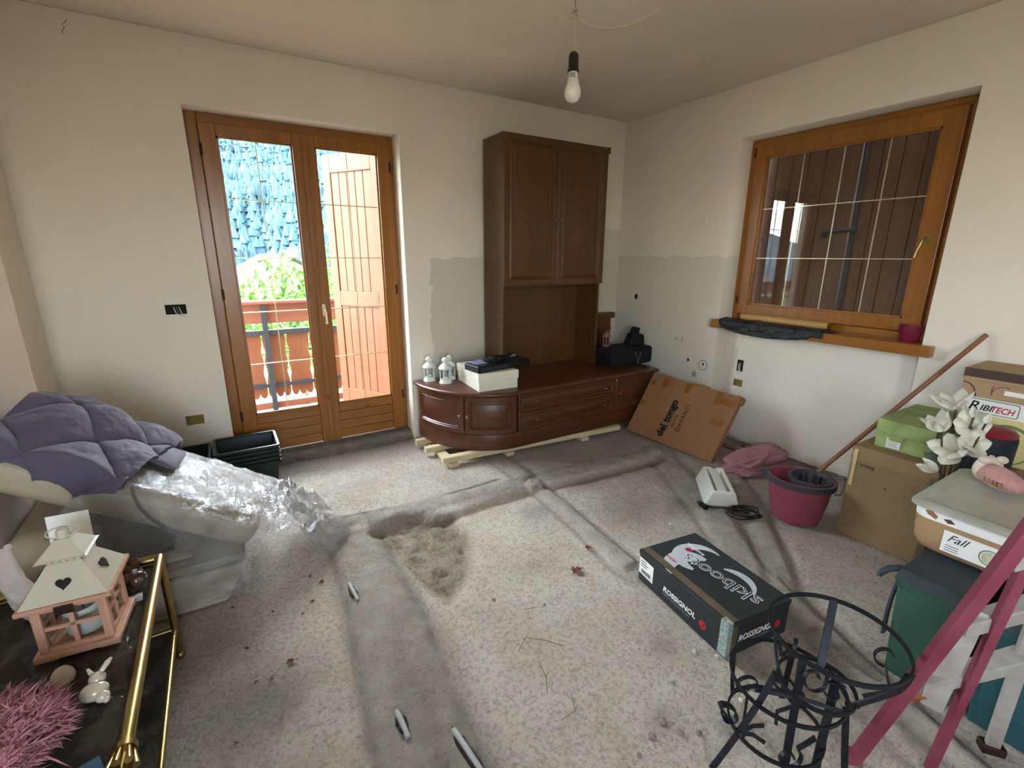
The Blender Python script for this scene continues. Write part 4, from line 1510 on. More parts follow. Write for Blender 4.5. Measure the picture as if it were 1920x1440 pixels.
q = random.Random(2)
for k in range(26):
    a = q.uniform(0, 2 * PI)
    r = q.uniform(0.02, 0.055)
    cc = Vector((-0.655, -2.385, 0))
    mb.tube(catmull([st0 + Vector((q.uniform(-.01, .01), q.uniform(-.01, .01), -0.01)), cc + Vector((r * 0.8 * math.cos(a), r * 0.8 * math.sin(a), 0.215)), cc + Vector((r * math.cos(a), r * math.sin(a), 0.182)), cc + Vector((0.6 * r * math.cos(a + 1), 0.6 * r * math.sin(a + 1), 0.176))], 4), 0.0035, 5)
fr = mb.build('mop_fringe', M('mop_strings', '#a58b7a', 0.95, 0.3, 40), mp, world=True, smooth=60)
fr['kind'] = 'stuff'

# ------------------------------------------------------------------ big beige carton and what stands on it
big = thing('large_carton', 'large plain brown carton on the floor by the right wall', 'box', (-0.34, -2.86, 0))
MB().box((-0.645, -3.15, 0.0), (-0.035, -2.578, 0.53)).build('carton_body', 'cardboard_b', big, world=True, bevel=0.004)
MB().sheet(lambda u, v: (-0.647 - 0.006 * v, -3.14 + 0.56 * u, 0.528 - 0.072 * v), 3, 2, thick=0.003).build('top_flap', 'cardboard_b', big, world=True)
MB().box((-0.6485, -2.606, 0.30), (-0.6455, -2.590, 0.46)).build('tape_strip', 'tape_pale', big, world=True)
MB().bar([(-0.656, -2.604, 0.515), (-0.6555, -2.598, 0.49), (-0.6535, -2.600, 0.46), (-0.649, -2.598, 0.44)], 0.02, 0.001, (0, 1, 0)).build('tape_strip', 'tape_pale', big, world=True)
BM = frame4((-0.645, -2.578, 0.0), (0, -1, 0), (0, 0, 1))
face_text(big, BM, 'uniting', 0.026, 0.045, 0.425, mat='walnut_dark', shear=0.2)
face_text(big, BM, 'E 48C1', 0.020, 0.03, 0.06, mat='cardboard')
face_text(big, BM, '+', 0.03, 0.17, 0.33, mat='walnut_dark')

MAT['green_marble'] = M('green_marbled_paper', '#6f8744', 0.6, col2='#a9b776', scale=9, detail=8)
gb = thing('green_marbled_box', 'green marbled gift box with a white label on the large carton', 'box', (-0.325, -2.73, 0.5305))
MB().box((-0.560, -2.880, 0.5305), (-0.09, -2.638, 0.645)).build('box_body', 'green_marble', gb, world=True, bevel=0.003)
MB().box((-0.566, -2.884, 0.612), (-0.084, -2.634, 0.688)).build('box_lid', 'green_marble', gb, world=True, bevel=0.004)
MB().sheet(lambda u, v: (-0.5675 - 0.002 * math.sin(6 * u), -2.70 - 0.06 * u, 0.612 - 0.03 * v), 6, 2, thick=0.001).build('torn_paper', 'green_marble', gb, world=True)
MB().box((-0.5625, -2.752, 0.540), (-0.5605, -2.690, 0.592)).build('label', 'paper', gb, world=True)
GM = frame4((-0.5625, -2.690, 0.54), (0, -1, 0), (0, 0, 1))
for k in range(4):
    MB().box((0.006, 0.010 + k * 0.010, 0.0), (0.05 - 0.006 * (k % 2), 0.0125 + k * 0.010, 0.0004), GM).build('print_line', 'print_grey', gb, world=True)

rb = thing('power_tool_box', 'white printed tool box lettered RIBITECH behind the flowers', 'box', (-0.165, -3.06, 0.5305))
MB().box((-0.300, -3.27, 0.5305), (-0.03, -2.884, 0.845)).build('box_body', 'paper', rb, world=True, bevel=0.003)
RM = frame4((-0.300, -2.884, 0.5305), (0, -1, 0), (0, 0, 1))


def rbox(x0, y0, x1, y1, r, lift, mat, nm, par, base4, n=6):
    poly = []
    for cx, cy, a0 in ((x1 - r, y1 - r, 0), (x0 + r, y1 - r, PI / 2), (x0 + r, y0 + r, PI), (x1 - r, y0 + r, 1.5 * PI)):
        poly += [(cx + r * math.cos(a0 + PI / 2 * k / n), cy + r * math.sin(a0 + PI / 2 * k / n)) for k in range(n + 1)]
    return MB().prism(poly, lift - 0.0005, lift, base4).build(nm, mat, par, world=True)


MAT['print_green'] = M('print_olive', '#6c7a52', 0.6, 0.06)
MAT['print_yellow'] = M('print_pale_yellow', '#d6c887', 0.6, 0.06)
rbox(0.012, 0.232, 0.205, 0.302, 0.012, 0.0008, 'print_green', 'logo_border', rb, RM)
rbox(0.016, 0.236, 0.201, 0.298, 0.010, 0.0012, 'paper', 'logo_field', rb, RM)
face_text(rb, RM, 'R', 0.066, 0.020, 0.243, lift=0.0016, mat='print_black', shear=0.25, offset=0.0008)
face_text(rb, RM, 'IBI', 0.042, 0.064, 0.247, lift=0.0016, mat='print_black', shear=0.25, offset=0.0008)
face_text(rb, RM, 'TECH', 0.042, 0.103, 0.247, lift=0.0016, mat='print_red', shear=0.25, offset=0.0008, sx=0.8)
rbox(0.0, 0.0, 0.38, 0.226, 0.004, 0.0006, 'print_yellow', 'print_field', rb, RM)
for k in range(8):
    MB().box((0.008, 0.214 - k * 0.022, 0.0006), (0.075 + 0.012 * ((k * 7) % 3), 0.219 - k * 0.022, 0.0011), RM).build('print_line', 'print_black', rb, world=True)
MB().prism([(0.19 + 0.10 * math.cos(a), 0.10 + 0.10 * math.sin(a)) for a in [2 * PI * k / 32 for k in range(32)]], 0.0004, 0.0010, RM).build('saw_blade_print', 'print_green', rb, world=True)
MB().prism([(0.19 + 0.09 * math.cos(a), 0.095 + 0.09 * math.sin(a)) for a in [2 * PI * k / 32 for k in range(32)]], 0.0004, 0.0013, RM).build('saw_blade_print', 'print_yellow', rb, world=True)

MAT['card_tan'] = M('tan_cardboard', '#a88a66', 0.8, 0.05, 4)
MAT['card_dark'] = M('dark_brown_band', '#4c3a33', 0.75, 0.06, 6)
tb = thing('lidded_brown_box', 'tan box with a dark brown band on top of the tool box', 'box', (-0.17, -3.06, 0.8455))
MB().box((-0.330, -3.30, 0.8455), (-0.030, -2.872, 0.955)).build('box_body', 'card_tan', tb, world=True, bevel=0.003)
MB().box((-0.334, -3.304, 0.925), (-0.026, -2.868, 0.985)).build('box_lid', 'card_tan', tb, world=True, bevel=0.003)
MB().box((-0.3350, -3.305, 0.942), (-0.333, -2.867, 0.985)).build('dark_band', 'card_dark', tb, world=True)
TM = frame4((-0.3305, -2.872, 0.8455), (0, -1, 0), (0, 0, 1))
MB().bar([(0.0, 0.068, 0.001), (0.025, 0.062, 0.001), (0.045, 0.042, 0.001), (0.055, 0.012, 0.001), (0.058, 0.0, 0.001)], 0.006, 0.001, (0.5, 1, 0), M4=TM).build('print_swirl', 'card_dark', tb, world=True)
MB().bar(catmull([(0.112, 0.02, 0.001), (0.110, 0.05, 0.001), (0.116, 0.068, 0.001)], 5), 0.003, 0.001, (1, 0, 0), M4=TM).build('print_swirl', 'card_dark', tb, world=True)
MB().bar(catmull([(0.112, 0.035, 0.001), (0.125, 0.058, 0.001), (0.150, 0.068, 0.001), (0.17, 0.066, 0.001)], 5), 0.003, 0.001, (0.3, 1, 0), M4=TM).build('print_swirl', 'card_dark', tb, world=True)
MB().box((0.155, 0.030, 0.0), (0.24, 0.052, 0.001), TM).build('label', 'paper', tb, world=True)

MAT['navy'] = M('navy_fabric', '#161a28', 0.7, 0.15, 20)
MAT['dark_red'] = M('dark_red_plastic', '#7c1f2c', 0.4, 0.12, 10)
rd = thing('round_case', 'round navy case with a dark red top beside the tool box lettering', 'case', (-0.475, -3.05, 0.5305))
MB().lathe([(0.001, 0), (0.088, 0), (0.094, 0.010), (0.096, 0.17), (0.092, 0.185), (0.001, 0.186)], 32).build('case_body', 'navy', rd, smooth=40)
MB().lathe([(0.090, 0.184), (0.093, 0.197), (0.080, 0.212), (0.045, 0.222), (0.001, 0.224)], 32).build('case_top', 'dark_red', rd, smooth=50)
for k in range(3):
    MB().box((-0.0985, 0.01 - 0.03 * k, 0.10 + 0.004 * k), (-0.094, 0.025 - 0.03 * k, 0.104 + 0.004 * k)).build('print_line', 'print_white', rd)

# ------------------------------------------------------------------ green caddy bins, storage box
MAT['bin_green'] = M('dark_green_plastic', '#2f5142', 0.6, 0.06, 5, 0.1, 120)
MAT['bin_teal'] = M('dark_teal_plastic', '#22494d', 0.6, 0.06, 5, 0.1, 120)
MAT['bin_lid'] = M('black_green_plastic', '#2b373b', 0.6, 0.08, 8)


def caddy(x0, x1, y0, y1, mat, label):
    t = thing('waste_caddy', label, 'bin', ((x0 + x1) / 2, (y0 + y1) / 2, 0), 0, 'waste caddies under the storage box')
    k = 0.018
    MB().hexa([(x0 + k, y0 + k, 0), (x1 - k, y0 + k, 0), (x1 - k, y1 - k, 0), (x0 + k, y1 - k, 0)], [(x0, y0, 0.405), (x1, y0, 0.405), (x1, y1, 0.405), (x0, y1, 0.405)]).build('bin_body', mat, t, world=True, bevel=0.012, seg=3, smooth=40)
    MB().box((x0 - 0.004, y0 - 0.002, 0.368), (x1 + 0.004, y1 + 0.002, 0.400)).build('bin_collar', mat, t, world=True, bevel=0.004)
    mb = MB().box((x0 + 0.002, y0 + 0.03, 0.10), (x0 + 0.012, y1 - 0.03, 0.34), Matrix.Translation((0.004, 0, 0)))
    mb.build('front_panel', mat, t, world=True, bevel=0.004)
    MB().hexa([(x0 - 0.020, y0 - 0.004, 0.401), (x1 + 0.01, y0 - 0.004, 0.401), (x1 + 0.01, y1 + 0.004, 0.401), (x0 - 0.020, y1 + 0.004, 0.401)], [(x0 + 0.012, y0, 0.434), (x1, y0, 0.434), (x1, y1, 0.434), (x0 + 0.012, y1, 0.434)]).build('bin_lid', 'bin_lid', t, world=True, bevel=0.003)
    ym = y1 + 0.012
    pts = [((x0 + x1) / 2, ym, 0.395), (x0 + 0.05, ym + 0.004, 0.37), (x0 - 0.015, ym + 0.004, 0.30), (x0 - 0.03, ym, 0.22), (x0 - 0.032, ym - 0.03, 0.17)]
    pts += [(x0 - 0.032, (y0 + y1) / 2, 0.155), (x0 - 0.032, y0 + 0.02, 0.17), (x0 - 0.03, y0 - 0.012, 0.22), (x0 - 0.015, y0 - 0.014, 0.30), (x0 + 0.05, y0 - 0.014, 0.37), ((x0 + x1) / 2, y0 - 0.012, 0.395)]
    return t, pts


t1, hp = caddy(-1.535, -1.17, -3.345, -3.132, 'bin_green', 'dark green waste caddy beside the iron plant stand')
MB().bar(catmull([(-1.30, -3.124, 0.39), (-1.42, -3.122, 0.385), (-1.49, -3.121, 0.33), (-1.515, -3.122, 0.25), (-1.52, -3.126, 0.15)], 5), 0.026, 0.008, (1, 0, 0.3)).build('carry_handle', 'bin_lid', t1, world=True, smooth=40)
MB().tube([(-1.50, -3.128, 0.425), (-1.54, -3.105, 0.422), (-1.555, -3.09, 0.405), (-1.558, -3.085, 0.39)], [0.012, 0.011, 0.011, 0.010], 8).build('lid_lug', 'bin_lid', t1, world=True, smooth=60)
t2, hp = caddy(-1.535, -1.17, -3.70, -3.372, 'bin_teal', 'dark teal waste caddy behind the ladder legs')
MAT['bin_clear'] = M('cloudy_plastic_lid', '#a9a99a', 0.4, 0.10, 10, 0.3, 25)
MAT['bin_beige'] = M('beige_plastic', '#a48560', 0.5, 0.05, 6)
fb = thing('storage_box', 'beige plastic storage box labelled Fall with a cloudy lid on the caddies', 'box', (-1.06, -3.27, 0.4345))


def rrect(x0, y0, x1, y1, r, n=6):
    out = []
    for cx, cy, a0 in ((x1 - r, y1 - r, 0), (x0 + r, y1 - r, PI / 2), (x0 + r, y0 + r, PI), (x1 - r, y0 + r, 1.5 * PI)):
        out += [(cx + r * math.cos(a0 + PI / 2 * k / n), cy + r * math.sin(a0 + PI / 2 * k / n)) for k in range(n + 1)]
    return out


def loft(rings, zs):
    mb = MB()
    n = len(rings[0])
    vv, ff = [], []
    for rg, z in zip(rings, zs):
        vv += [(x, y, z) for x, y in rg]
    for i in range(len(zs) - 1):
        for k in range(n):
            l = (k + 1) % n
            ff.append((i * n + k, i * n + l, (i + 1) * n + l, (i + 1) * n + k))
    ff.append(tuple(range(n - 1, -1, -1)))
    ff.append(tuple((len(zs) - 1) * n + k for k in range(n)))
    return mb.add(vv, ff)


X0, X1, Y0, Y1 = -1.338, -0.80, -3.55, -3.072
loft([rrect(X0 + e, Y0 + e, X1 - e, Y1 - e, 0.06) for e in (0.060, 0.035, 0.016, 0.006, 0.002, 0.0)], [0.4345, 0.438, 0.452, 0.475, 0.51, 0.572]).build('box_body', 'bin_beige', fb, world=True, smooth=40)
loft([rrect(X0 + e, Y0 + e, X1 - e, Y1 - e, 0.055) for e in (0.004, -0.001, -0.002)], [0.571, 0.573, 0.614]).build('paper_band', 'paper', fb, world=True, smooth=40)
loft([rrect(X0 + e, Y0 + e, X1 - e, Y1 - e, 0.05) for e in (-0.010, -0.016, -0.016, -0.008, 0.02, 0.026)], [0.612, 0.614, 0.624, 0.629, 0.631, 0.627]).build('lid', 'bin_clear', fb, world=True, smooth=30)
LM = frame4((X0 - 0.0005, -3.175, 0.472), (0, -1, 0), (0, 0, 1))
MB().box((0, 0, 0), (0.20, 0.082, 0.0012), LM).build('label', 'paper', fb, world=True)
face_text(fb, LM, 'Fall', 0.040, 0.012, 0.045, lift=0.0018, mat='print_black', shear=0.45, extrude=0.0003)
MB().lathe([(0.025, 0.0012), (0.027, 0.0018), (0.029, 0.0012)], 28, c=(0.13, 0.038, 0), M4=LM, cap=False).build('label_ring', 'print_green', fb, world=True)
MB().lathe([(0.001, 0.0014), (0.022, 0.0014)], 24, c=(0.13, 0.038, 0), M4=LM, cap=False).build('label_picture', M('pale_olive_print', '#b6b79a', 0.7, 0.2, 80), fb, world=True)
for k in range(3):
    MB().box((0.012, 0.008 + 0.009 * k, 0.0012), (0.05, 0.011 + 0.009 * k, 0.0016), LM).build('print_line', 'print_grey', fb, world=True)
BMm = frame4((X0 - 0.0025, -3.10, 0.575), (0, -1, 0), (0, 0, 1))
MB().prism([(0.01, 0.030), (0.03, 0.034), (0.05, 0.018), (0.045, 0.006), (0.02, 0.016)], 0, 0.0008, BMm).build('leaf_print', 'cardboard', fb, world=True)
MB().prism([(0.065, 0.018), (0.085, 0.024), (0.10, 0.012), (0.08, 0.006)], 0, 0.0008, BMm).build('leaf_print', 'card_dark', fb, world=True)

# ------------------------------------------------------------------ white magnolias in a glass vase
MAT['petal'] = M('white_petal', '#d8d3c2', 0.55, 0.08, 12)
MAT['stem'] = M('brown_stem', '#4a3b2c', 0.7, 0.15, 15)
MAT['dull_green'] = M('dull_green_leaf', '#5a6650', 0.7, 0.2, 10)
vs_ = thing('flower_vase', 'glass vase of white artificial magnolias between carton and storage box', 'flowers', (-0.735, -3.005, 0.0))
VC = Vector((-0.735, -3.005, 0))
MB().lathe([(0.001, 0.0), (0.048, 0.0), (0.050, 0.01), (0.044, 0.25), (0.056, 0.50), (0.058, 0.505), (0.054, 0.50), (0.041, 0.25), (0.046, 0.015), (0.001, 0.012)], 28, c=(0, 0, 0), cap=False).build('vase', 'glass_clear', vs_, smooth=50)


def petal(base, dirv, L, W, curl, up):
    d = Vector(dirv).normalized()
    s = d.cross(Vector(up)).normalized()
    nrm = s.cross(d)

    def fn(u, v):
        t = u
        w = W * math.sin(PI * min(t * 0.92 + 0.08, 1.0)) ** 0.8
        x = (v - 0.5) * 2
        return Vector(base) + d * (L * t) + s * (w * x * 0.5) + nrm * (curl * t * t - 0.25 * W * (1 - x * x) * math.sin(PI * t))
    mb = MB()
    mb.sheet(fn, 8, 5, thick=0.0015)
    return mb


def magnolia(c, axis, n, L, W, openn, seed):
    q = random.Random(seed)
    ax = Vector(axis).normalized()
    u = ax.orthogonal().normalized()
    w = ax.cross(u)
    f = None
    for k in range(n):
        a = 2 * PI * k / n + q.uniform(-0.2, 0.2)
        rad = u * math.cos(a) + w * math.sin(a)
        op = openn * q.uniform(0.75, 1.2)
        d = ax * math.cos(op) + rad * math.sin(op)
        o = petal(Vector(c) + rad * 0.006, d, L * q.uniform(0.85, 1.1), W, -0.012, rad).build('petal', 'petal', vs_, world=True, smooth=60)
        if f is None:
            f = o


FL = [((-0.78, -2.955, 0.755), (0.0, 0.45, 0.9), 6, 0.085, 0.05, 0.75, 1), ((-0.75, -2.975, 0.865), (-0.3, 0.2, 0.9), 6, 0.085, 0.045, 0.85, 2), ((-0.73, -3.035, 0.79), (-0.7, -0.2, 0.5), 6, 0.075, 0.055, 0.9, 3), ((-0.735, -3.01, 0.665), (-0.7, 0.1, 0.5), 8, 0.085, 0.06, 1.0, 4), ((-0.80, -2.978, 0.575), (-0.5, 0.7, 0.4), 4, 0.06, 0.035, 0.4, 5), ((-0.745, -3.045, 0.71), (-0.6, -0.5, 0.5), 6, 0.075, 0.05, 0.9, 8)]
for f in FL:
    magnolia(f[0], f[1], f[2], f[3] * 1.18, f[4] * 1.3, *f[5:])
for c, ax in (((-0.76, -3.040, 0.845), (0, 0.1, 1)), ((-0.76, -3.083, 0.83), (0, -0.2, 1))):
    magnolia(c, ax, 3, 0.045, 0.03, 0.18, 6)
for tip in [f[0] for f in FL] + [(-0.76, -3.040, 0.845), (-0.76, -3.083, 0.83)]:
    tp = Vector(tip)
    b0 = VC + Vector((rnd.uniform(-0.03, 0.03), rnd.uniform(-0.03, 0.03), 0.03))
    mid = VC + Vector(((tp.x - VC.x) * 0.4, (tp.y - VC.y) * 0.4, 0.50))
    MB().tube(catmull([b0, mid, tp], 6), 0.004, 6).build('stem', 'stem', vs_, world=True, smooth=60)
for c, d in (((-0.745, -3.0, 0.70), (-0.2, -0.3, 0.6)), ((-0.75, -2.99, 0.60), (-0.5, 0.5, 0.3))):
    petal(c, d, 0.10, 0.05, -0.02, (-1, 0, 0)).build('leaf', 'dull_green', vs_, world=True, smooth=60)

# ------------------------------------------------------------------ pink plush slipper on the storage box lid
MAT['plush_pink'] = M('pink_plush', '#c08a86', 0.95, 0.12, 60, 0.5, 250, sheen=0.3)
MAT['plush_white'] = M('cream_plush', '#d2c6b4', 0.95, 0.1, 60, 0.5, 250)
ps = thing('plush_slipper', 'pink striped plush slipper with a cream cuff lying on the cloudy lid', 'slipper', (-0.95, -3.20, 0.632), math.radians(-128))
blob((0, 0, 0.042), (0.105, 0.05, 0.042), 0, 0.06, 5.0, 40, 24, flat=0.002).build('slipper_body', 'plush_pink', ps, smooth=180, weld=True)
mb = MB()
mb.tube(arc((-0.055, 0, 0.055), 0.038, 0, 2 * PI, 24, 'yz')[:-1], 0.016, 10, closed=True)
mb.build('cuff', 'plush_white', ps, smooth=180)
for y in (-0.03, 0.035):
    MB().ball((-0.045, y, 0.098), (0.018, 0.02, 0.016)).build('pompom', 'plush_white', ps, smooth=180)
for k in range(5):
    MB().box((0.0 + k * 0.016, -0.054, 0.026), (0.007 + k * 0.016, -0.046 + 0.002 * k, 0.046)).build('stripe', 'cardboard_b', ps, bevel=0.002)

# ------------------------------------------------------------------ things on the window sill
MAT['roller_wood'] = wood('pale_roller_wood', '#a9803f', '#c9a05a', 'y', 0.4, knots=False)
MAT['sheet_black'] = M('black_plastic_sheet', '#0d0e10', 0.5, 0.2, 12)
MAT['burgundy'] = M('burgundy_plastic', '#6f1830', 0.35, 0.06, 8)
ro = thing('wooden_roller', 'pale wooden roller lying along the window sill', 'roller', (0.10, -1.68, 1.0225))
MB().tube([(0.0, 0.325, 0.028), (0.0, -0.325, 0.028)], 0.028, 20).build('roller', 'roller_wood', ro, smooth=40)
MB().tube([(0.0, -0.325, 0.028), (0.0, -0.332, 0.028)], 0.020, 16).build('roller_end', 'walnut', ro, smooth=40)
bs_ = thing('black_plastic_sheet', 'crumpled black plastic sheet hanging over the sill edge in front of the roller', 'sheet', (-0.02, -1.72, 1.0225))


def sheet_fn(u, v):
    """lies on the sill behind, folds over its front edge and hangs a little"""
    y = -1.275 - 0.78 * u
    wdt = (0.17 + 0.055 * math.sin(PI * min(1, u * 1.1)) ** 0.5) * v
    bump_ = 0.008 * abs(fbm(y, v * 0.4, 0, 12)) + 0.008 * (1 - v)
    x = 0.066 - wdt
    z = 1.0245 + bump_
    if x < -0.062:
        e = -0.062 - x
        x = -0.0645 - 0.010 * abs(fbm(y, v, 3, 9)) - 0.1 * e
        z = 1.0245 + bump_ * 0.5 - e * 0.95
    y += 0.05 * (1 - u) * (1 - v) - 0.06 * v * (u < 0.1) * 0
    return (x, y, z)


MB().sheet(sheet_fn, 70, 26, thick=0.0015).build('sheet', 'sheet_black', bs_, world=True, smooth=60)
MB().sheet(lambda u, v: (0.045 - 0.09 * v + 0.02 * u, -1.95 - 0.15 * u, 1.026 + 0.008 * math.sin(PI * v) * (1 - u)), 10, 6, thick=0.0015).build('sheet_tail', 'sheet_black', bs_, world=True, smooth=60)
cp = thing('burgundy_cup', 'burgundy plastic cup at the right end of the window sill', 'cup', (0.055, -2.485, 1.0225))
MB().lathe([(0.001, 0), (0.046, 0), (0.050, 0.006), (0.057, 0.09), (0.058, 0.098), (0.055, 0.100), (0.052, 0.09), (0.046, 0.012), (0.001, 0.01)], 32, cap=False).build('cup_body', 'burgundy', cp, smooth=40)

# ================================================================== left side of the room
MAT['leather'] = M('cream_leatherette', '#b5a78c', 0.5, 0.06, 5, 0.12, 60)
sofa = thing('sofa', 'cream leatherette sofa end with cushions, wrapped in clear film', 'sofa', (-3.95, -0.95, 0))
# base with slanted foot, seat cushions, armrest
MB().hexa([(-4.28, -1.44, 0.0), (-3.635, -1.45, 0.0), (-3.60, -0.62, 0.0), (-4.28, -0.62, 0.0)], [(-4.28, -1.42, 0.155), (-3.535, -1.42, 0.155), (-3.52, -0.60, 0.155), (-4.28, -0.60, 0.155)]).build('sofa_base', 'leather', sofa, world=True, bevel=0.018, seg=3, smooth=40)
MB().hexa([(-4.26, -1.41, 0.157), (-3.545, -1.41, 0.157), (-3.53, -0.62, 0.157), (-4.26, -0.62, 0.157)], [(-4.26, -1.39, 0.222), (-3.60, -1.39, 0.210), (-3.58, -0.64, 0.205), (-4.26, -0.64, 0.222)]).build('seat_cushion', 'leather', sofa, world=True, bevel=0.028, seg=4, smooth=50)
MB().hexa([(-4.24, -1.375, 0.224), (-3.72, -1.375, 0.214), (-3.72, -0.70, 0.21), (-4.24, -0.70, 0.224)], [(-4.24, -1.36, 0.275), (-3.77, -1.36, 0.258), (-3.77, -0.72, 0.255), (-4.24, -0.72, 0.275)]).build('seat_cushion', 'leather', sofa, world=True, bevel=0.022, seg=4, smooth=50)
MB().box((-4.295, -1.43, 0.0), (-4.07, -0.62, 0.50)).build('armrest', 'leather', sofa, world=True, bevel=0.07, seg=5, smooth=60)
MB().box((-4.065, -1.365, 0.276), (-3.80, -0.72, 0.300)).build('gap_shade', 'black_soft', sofa, world=True, bevel=0.008)  # black boxes added to paint the shade in the gap under the cushion
MB().box((-4.10, -1.34, 0.30), (-4.02, -0.72, 0.47)).build('gap_shade', 'black_soft', sofa, world=True, bevel=0.008)
# loose back cushion lying tilted on arm and seat
SO = Vector((-3.455, -1.40, 0.315))
SU = Vector((-0.837, 0.0, 0.547))
SV = Vector((0.16, 0.97, -0.02)).normalized()
SN = SU.cross(SV)
SN = -SN if SN.z < 0 else SN
slab = thing('back_cushion', 'long cream sofa cushion lying aslant on the sofa, wrapped in film', 'cushion', (-3.9, -1.15, 0.40))
S4 = Matrix.Identity(4)
for i in range(3):
    S4[i][0], S4[i][1], S4[i][2], S4[i][3] = SU[i], SV[i], SN[i], SO[i]
MB().box((0.0, 0.0, -0.150), (0.985, 0.52, 0.0), S4).build('cushion_body', 'leather', slab, world=True, bevel=0.055, seg=5, smooth=60)
MAT['strap'] = M('dark_strap', '#3a332f', 0.7, 0.1, 10)
MB().bar([S4 @ Vector(p) for p in ((0.53, 0.02, 0.006), (0.505, -0.006, -0.015), (0.47, -0.014, -0.05), (0.41, -0.014, -0.09), (0.33, -0.010, -0.125), (0.24, 0.012, -0.152))], 0.012, 0.004, [(1, 0, 0)] * 6).build('tie_strap', 'strap', slab, world=True)

# ------------------------------------------------------------------ clear film


def film_mat(name, milk=0.11):
    m, nt, b = node_mat(name)
    nt.nodes.remove(b)
    out = nt.nodes['Material Output']
    v = coords(nt)
    h1 = noise_node(nt, v, 9, 5, 0.7, 1.5)
    h2 = noise_node(nt, v, 34, 4, 0.65, 1.0)
    hgt = mathn(nt, 'ADD', h1, mathn(nt, 'MULTIPLY', h2, 0.35))
    bp = nt.nodes.new('ShaderNodeBump')
    bp.inputs['Strength'].default_value = 0.9
    bp.inputs['Distance'].default_value = 0.03
    nt.links.new(hgt, bp.inputs['Height'])
    tr = nt.nodes.new('ShaderNodeBsdfTransparent')
    tr.inputs['Color'].default_value = (0.95, 0.96, 0.97, 1)
    gl = nt.nodes.new('ShaderNodeBsdfGlossy')
    gl.inputs['Roughness'].default_value = 0.12
    gl.inputs['Color'].default_value = (0.95, 0.97, 1.0, 1)
    df = nt.nodes.new('ShaderNodeBsdfDiffuse')
    df.inputs['Color'].default_value = (0.78, 0.78, 0.76, 1)
    nt.links.new(bp.outputs[0], gl.inputs['Normal'])
    nt.links.new(bp.outputs[0], df.inputs['Normal'])
    lw = nt.nodes.new('ShaderNodeLayerWeight')
    lw.inputs['Blend'].default_value = 0.35
    nt.links.new(bp.outputs[0], lw.inputs['Normal'])
    m1 = nt.nodes.new('ShaderNodeMixShader')
    m1.inputs[0].default_value = milk
    nt.links.new(tr.outputs[0], m1.inputs[1])
    nt.links.new(df.outputs[0], m1.inputs[2])
    m2 = nt.nodes.new('ShaderNodeMixShader')
    nt.links.new(mathn(nt, 'ADD', mathn(nt, 'MULTIPLY', lw.outputs['Fresnel'], 0.75), 0.09, clamp=True), m2.inputs[0])
    nt.links.new(m1.outputs[0], m2.inputs[1])
    nt.links.new(gl.outputs[0], m2.inputs[2])
    nt.links.new(m2.outputs[0], out.inputs['Surface'])
    return m


MAT['film'] = film_mat('clear_film')
MAT['film_bunched'] = film_mat('bunched_clear_film', 0.24)
fw_ = thing('plastic_film', 'clear plastic film over the sofa, bunched on the floor at its end', 'film', (-3.6, -1.1, 0.0))


def film_top(u, v):
    """across v: down the near side, over the top, down the far side; u: right end to left"""
    path = [(-0.03, -0.30), (-0.018, -0.16), (-0.016, -0.02), (0.03, 0.012), (0.26, 0.014), (0.50, 0.010), (0.545, -0.03), (0.56, -0.22)]
    k = v * (len(path) - 1)
    i = min(int(k), len(path) - 2)
    f = k - i
    t = path[i][0] * (1 - f) + path[i + 1][0] * f
    n = path[i][1] * (1 - f) + path[i + 1][1] * f
    s = -0.035 + 0.72 * u
    n += 0.010 * fbm(s * 2, t * 3, n, 7) * (1 if n > 0 else 0.6) + 0.006
    p = S4 @ Vector((s, t, n))
    if v < 0.3:
        p += Vector((0, -0.010 * abs(fbm(s, v, 0, 9)), 0))
        p.z = max(p.z, 0.01)
    return p


MB().sheet(film_top, 90, 70).build('film_cover', 'film', fw_, world=True, smooth=180)


def film_end(u, v):
    """bunched tail: from the right end of the cushion out over the floor"""
    a = v
    y0 = -1.43 + 0.62 * a
    start = S4 @ Vector((-0.03, 0.55 * a - 0.01, 0.02 - 0.05 * abs(2 * a - 1)))
    end = Vector((-3.02 - 0.16 * abs(2 * a - 1) ** 2, -1.30 + 0.52 * a, 0.012))
    mid = Vector((-3.24, -1.30 + 0.52 * a, 0.22))
    p = start * (1 - u) ** 2 + mid * 2 * u * (1 - u) + end * u * u
    w = math.sin(PI * min(1, u * 1.15))
    p += Vector((0.03 * fbm(u, a, 1, 4), 0.03 * fbm(u, a, 7, 4), 0.11 * fbm(u, a, 3, 5))) * w
    p.z = max(p.z, 0.006 + 0.01 * abs(fbm(u, a, 2, 9)))
    return p


MB().sheet(film_end, 60, 60).build('film_tail', 'film_bunched', fw_, world=True, smooth=180)
MB().sheet(lambda u, v: Vector((-3.53 - 0.70 * u, -1.452 - 0.012 * abs(fbm(u, v, 4, 5)) - 0.02 * (1 - v) * abs(fbm(u, v, 9, 3)), 0.03 + 0.20 * v)), 50, 24).build('film_side', 'film', fw_, world=True, smooth=180)

# ------------------------------------------------------------------ purple quilt
MAT['quilt'] = M('mauve_quilt_fabric', '#564d60', 0.75, 0.07, 4, 0.1, 220, sheen=0.25)
MAT['quilt_seam'] = M('dark_seam_thread', '#2e2a38', 0.8, 0.1)
ql = thing('quilt', 'mauve quilted bedspread heaped over the left end of the cushion', 'quilt', (-4.0, -1.1, 0.45))
QS0, QS1, QT0, QT1 = 0.520, 1.010, -0.085, 0.62


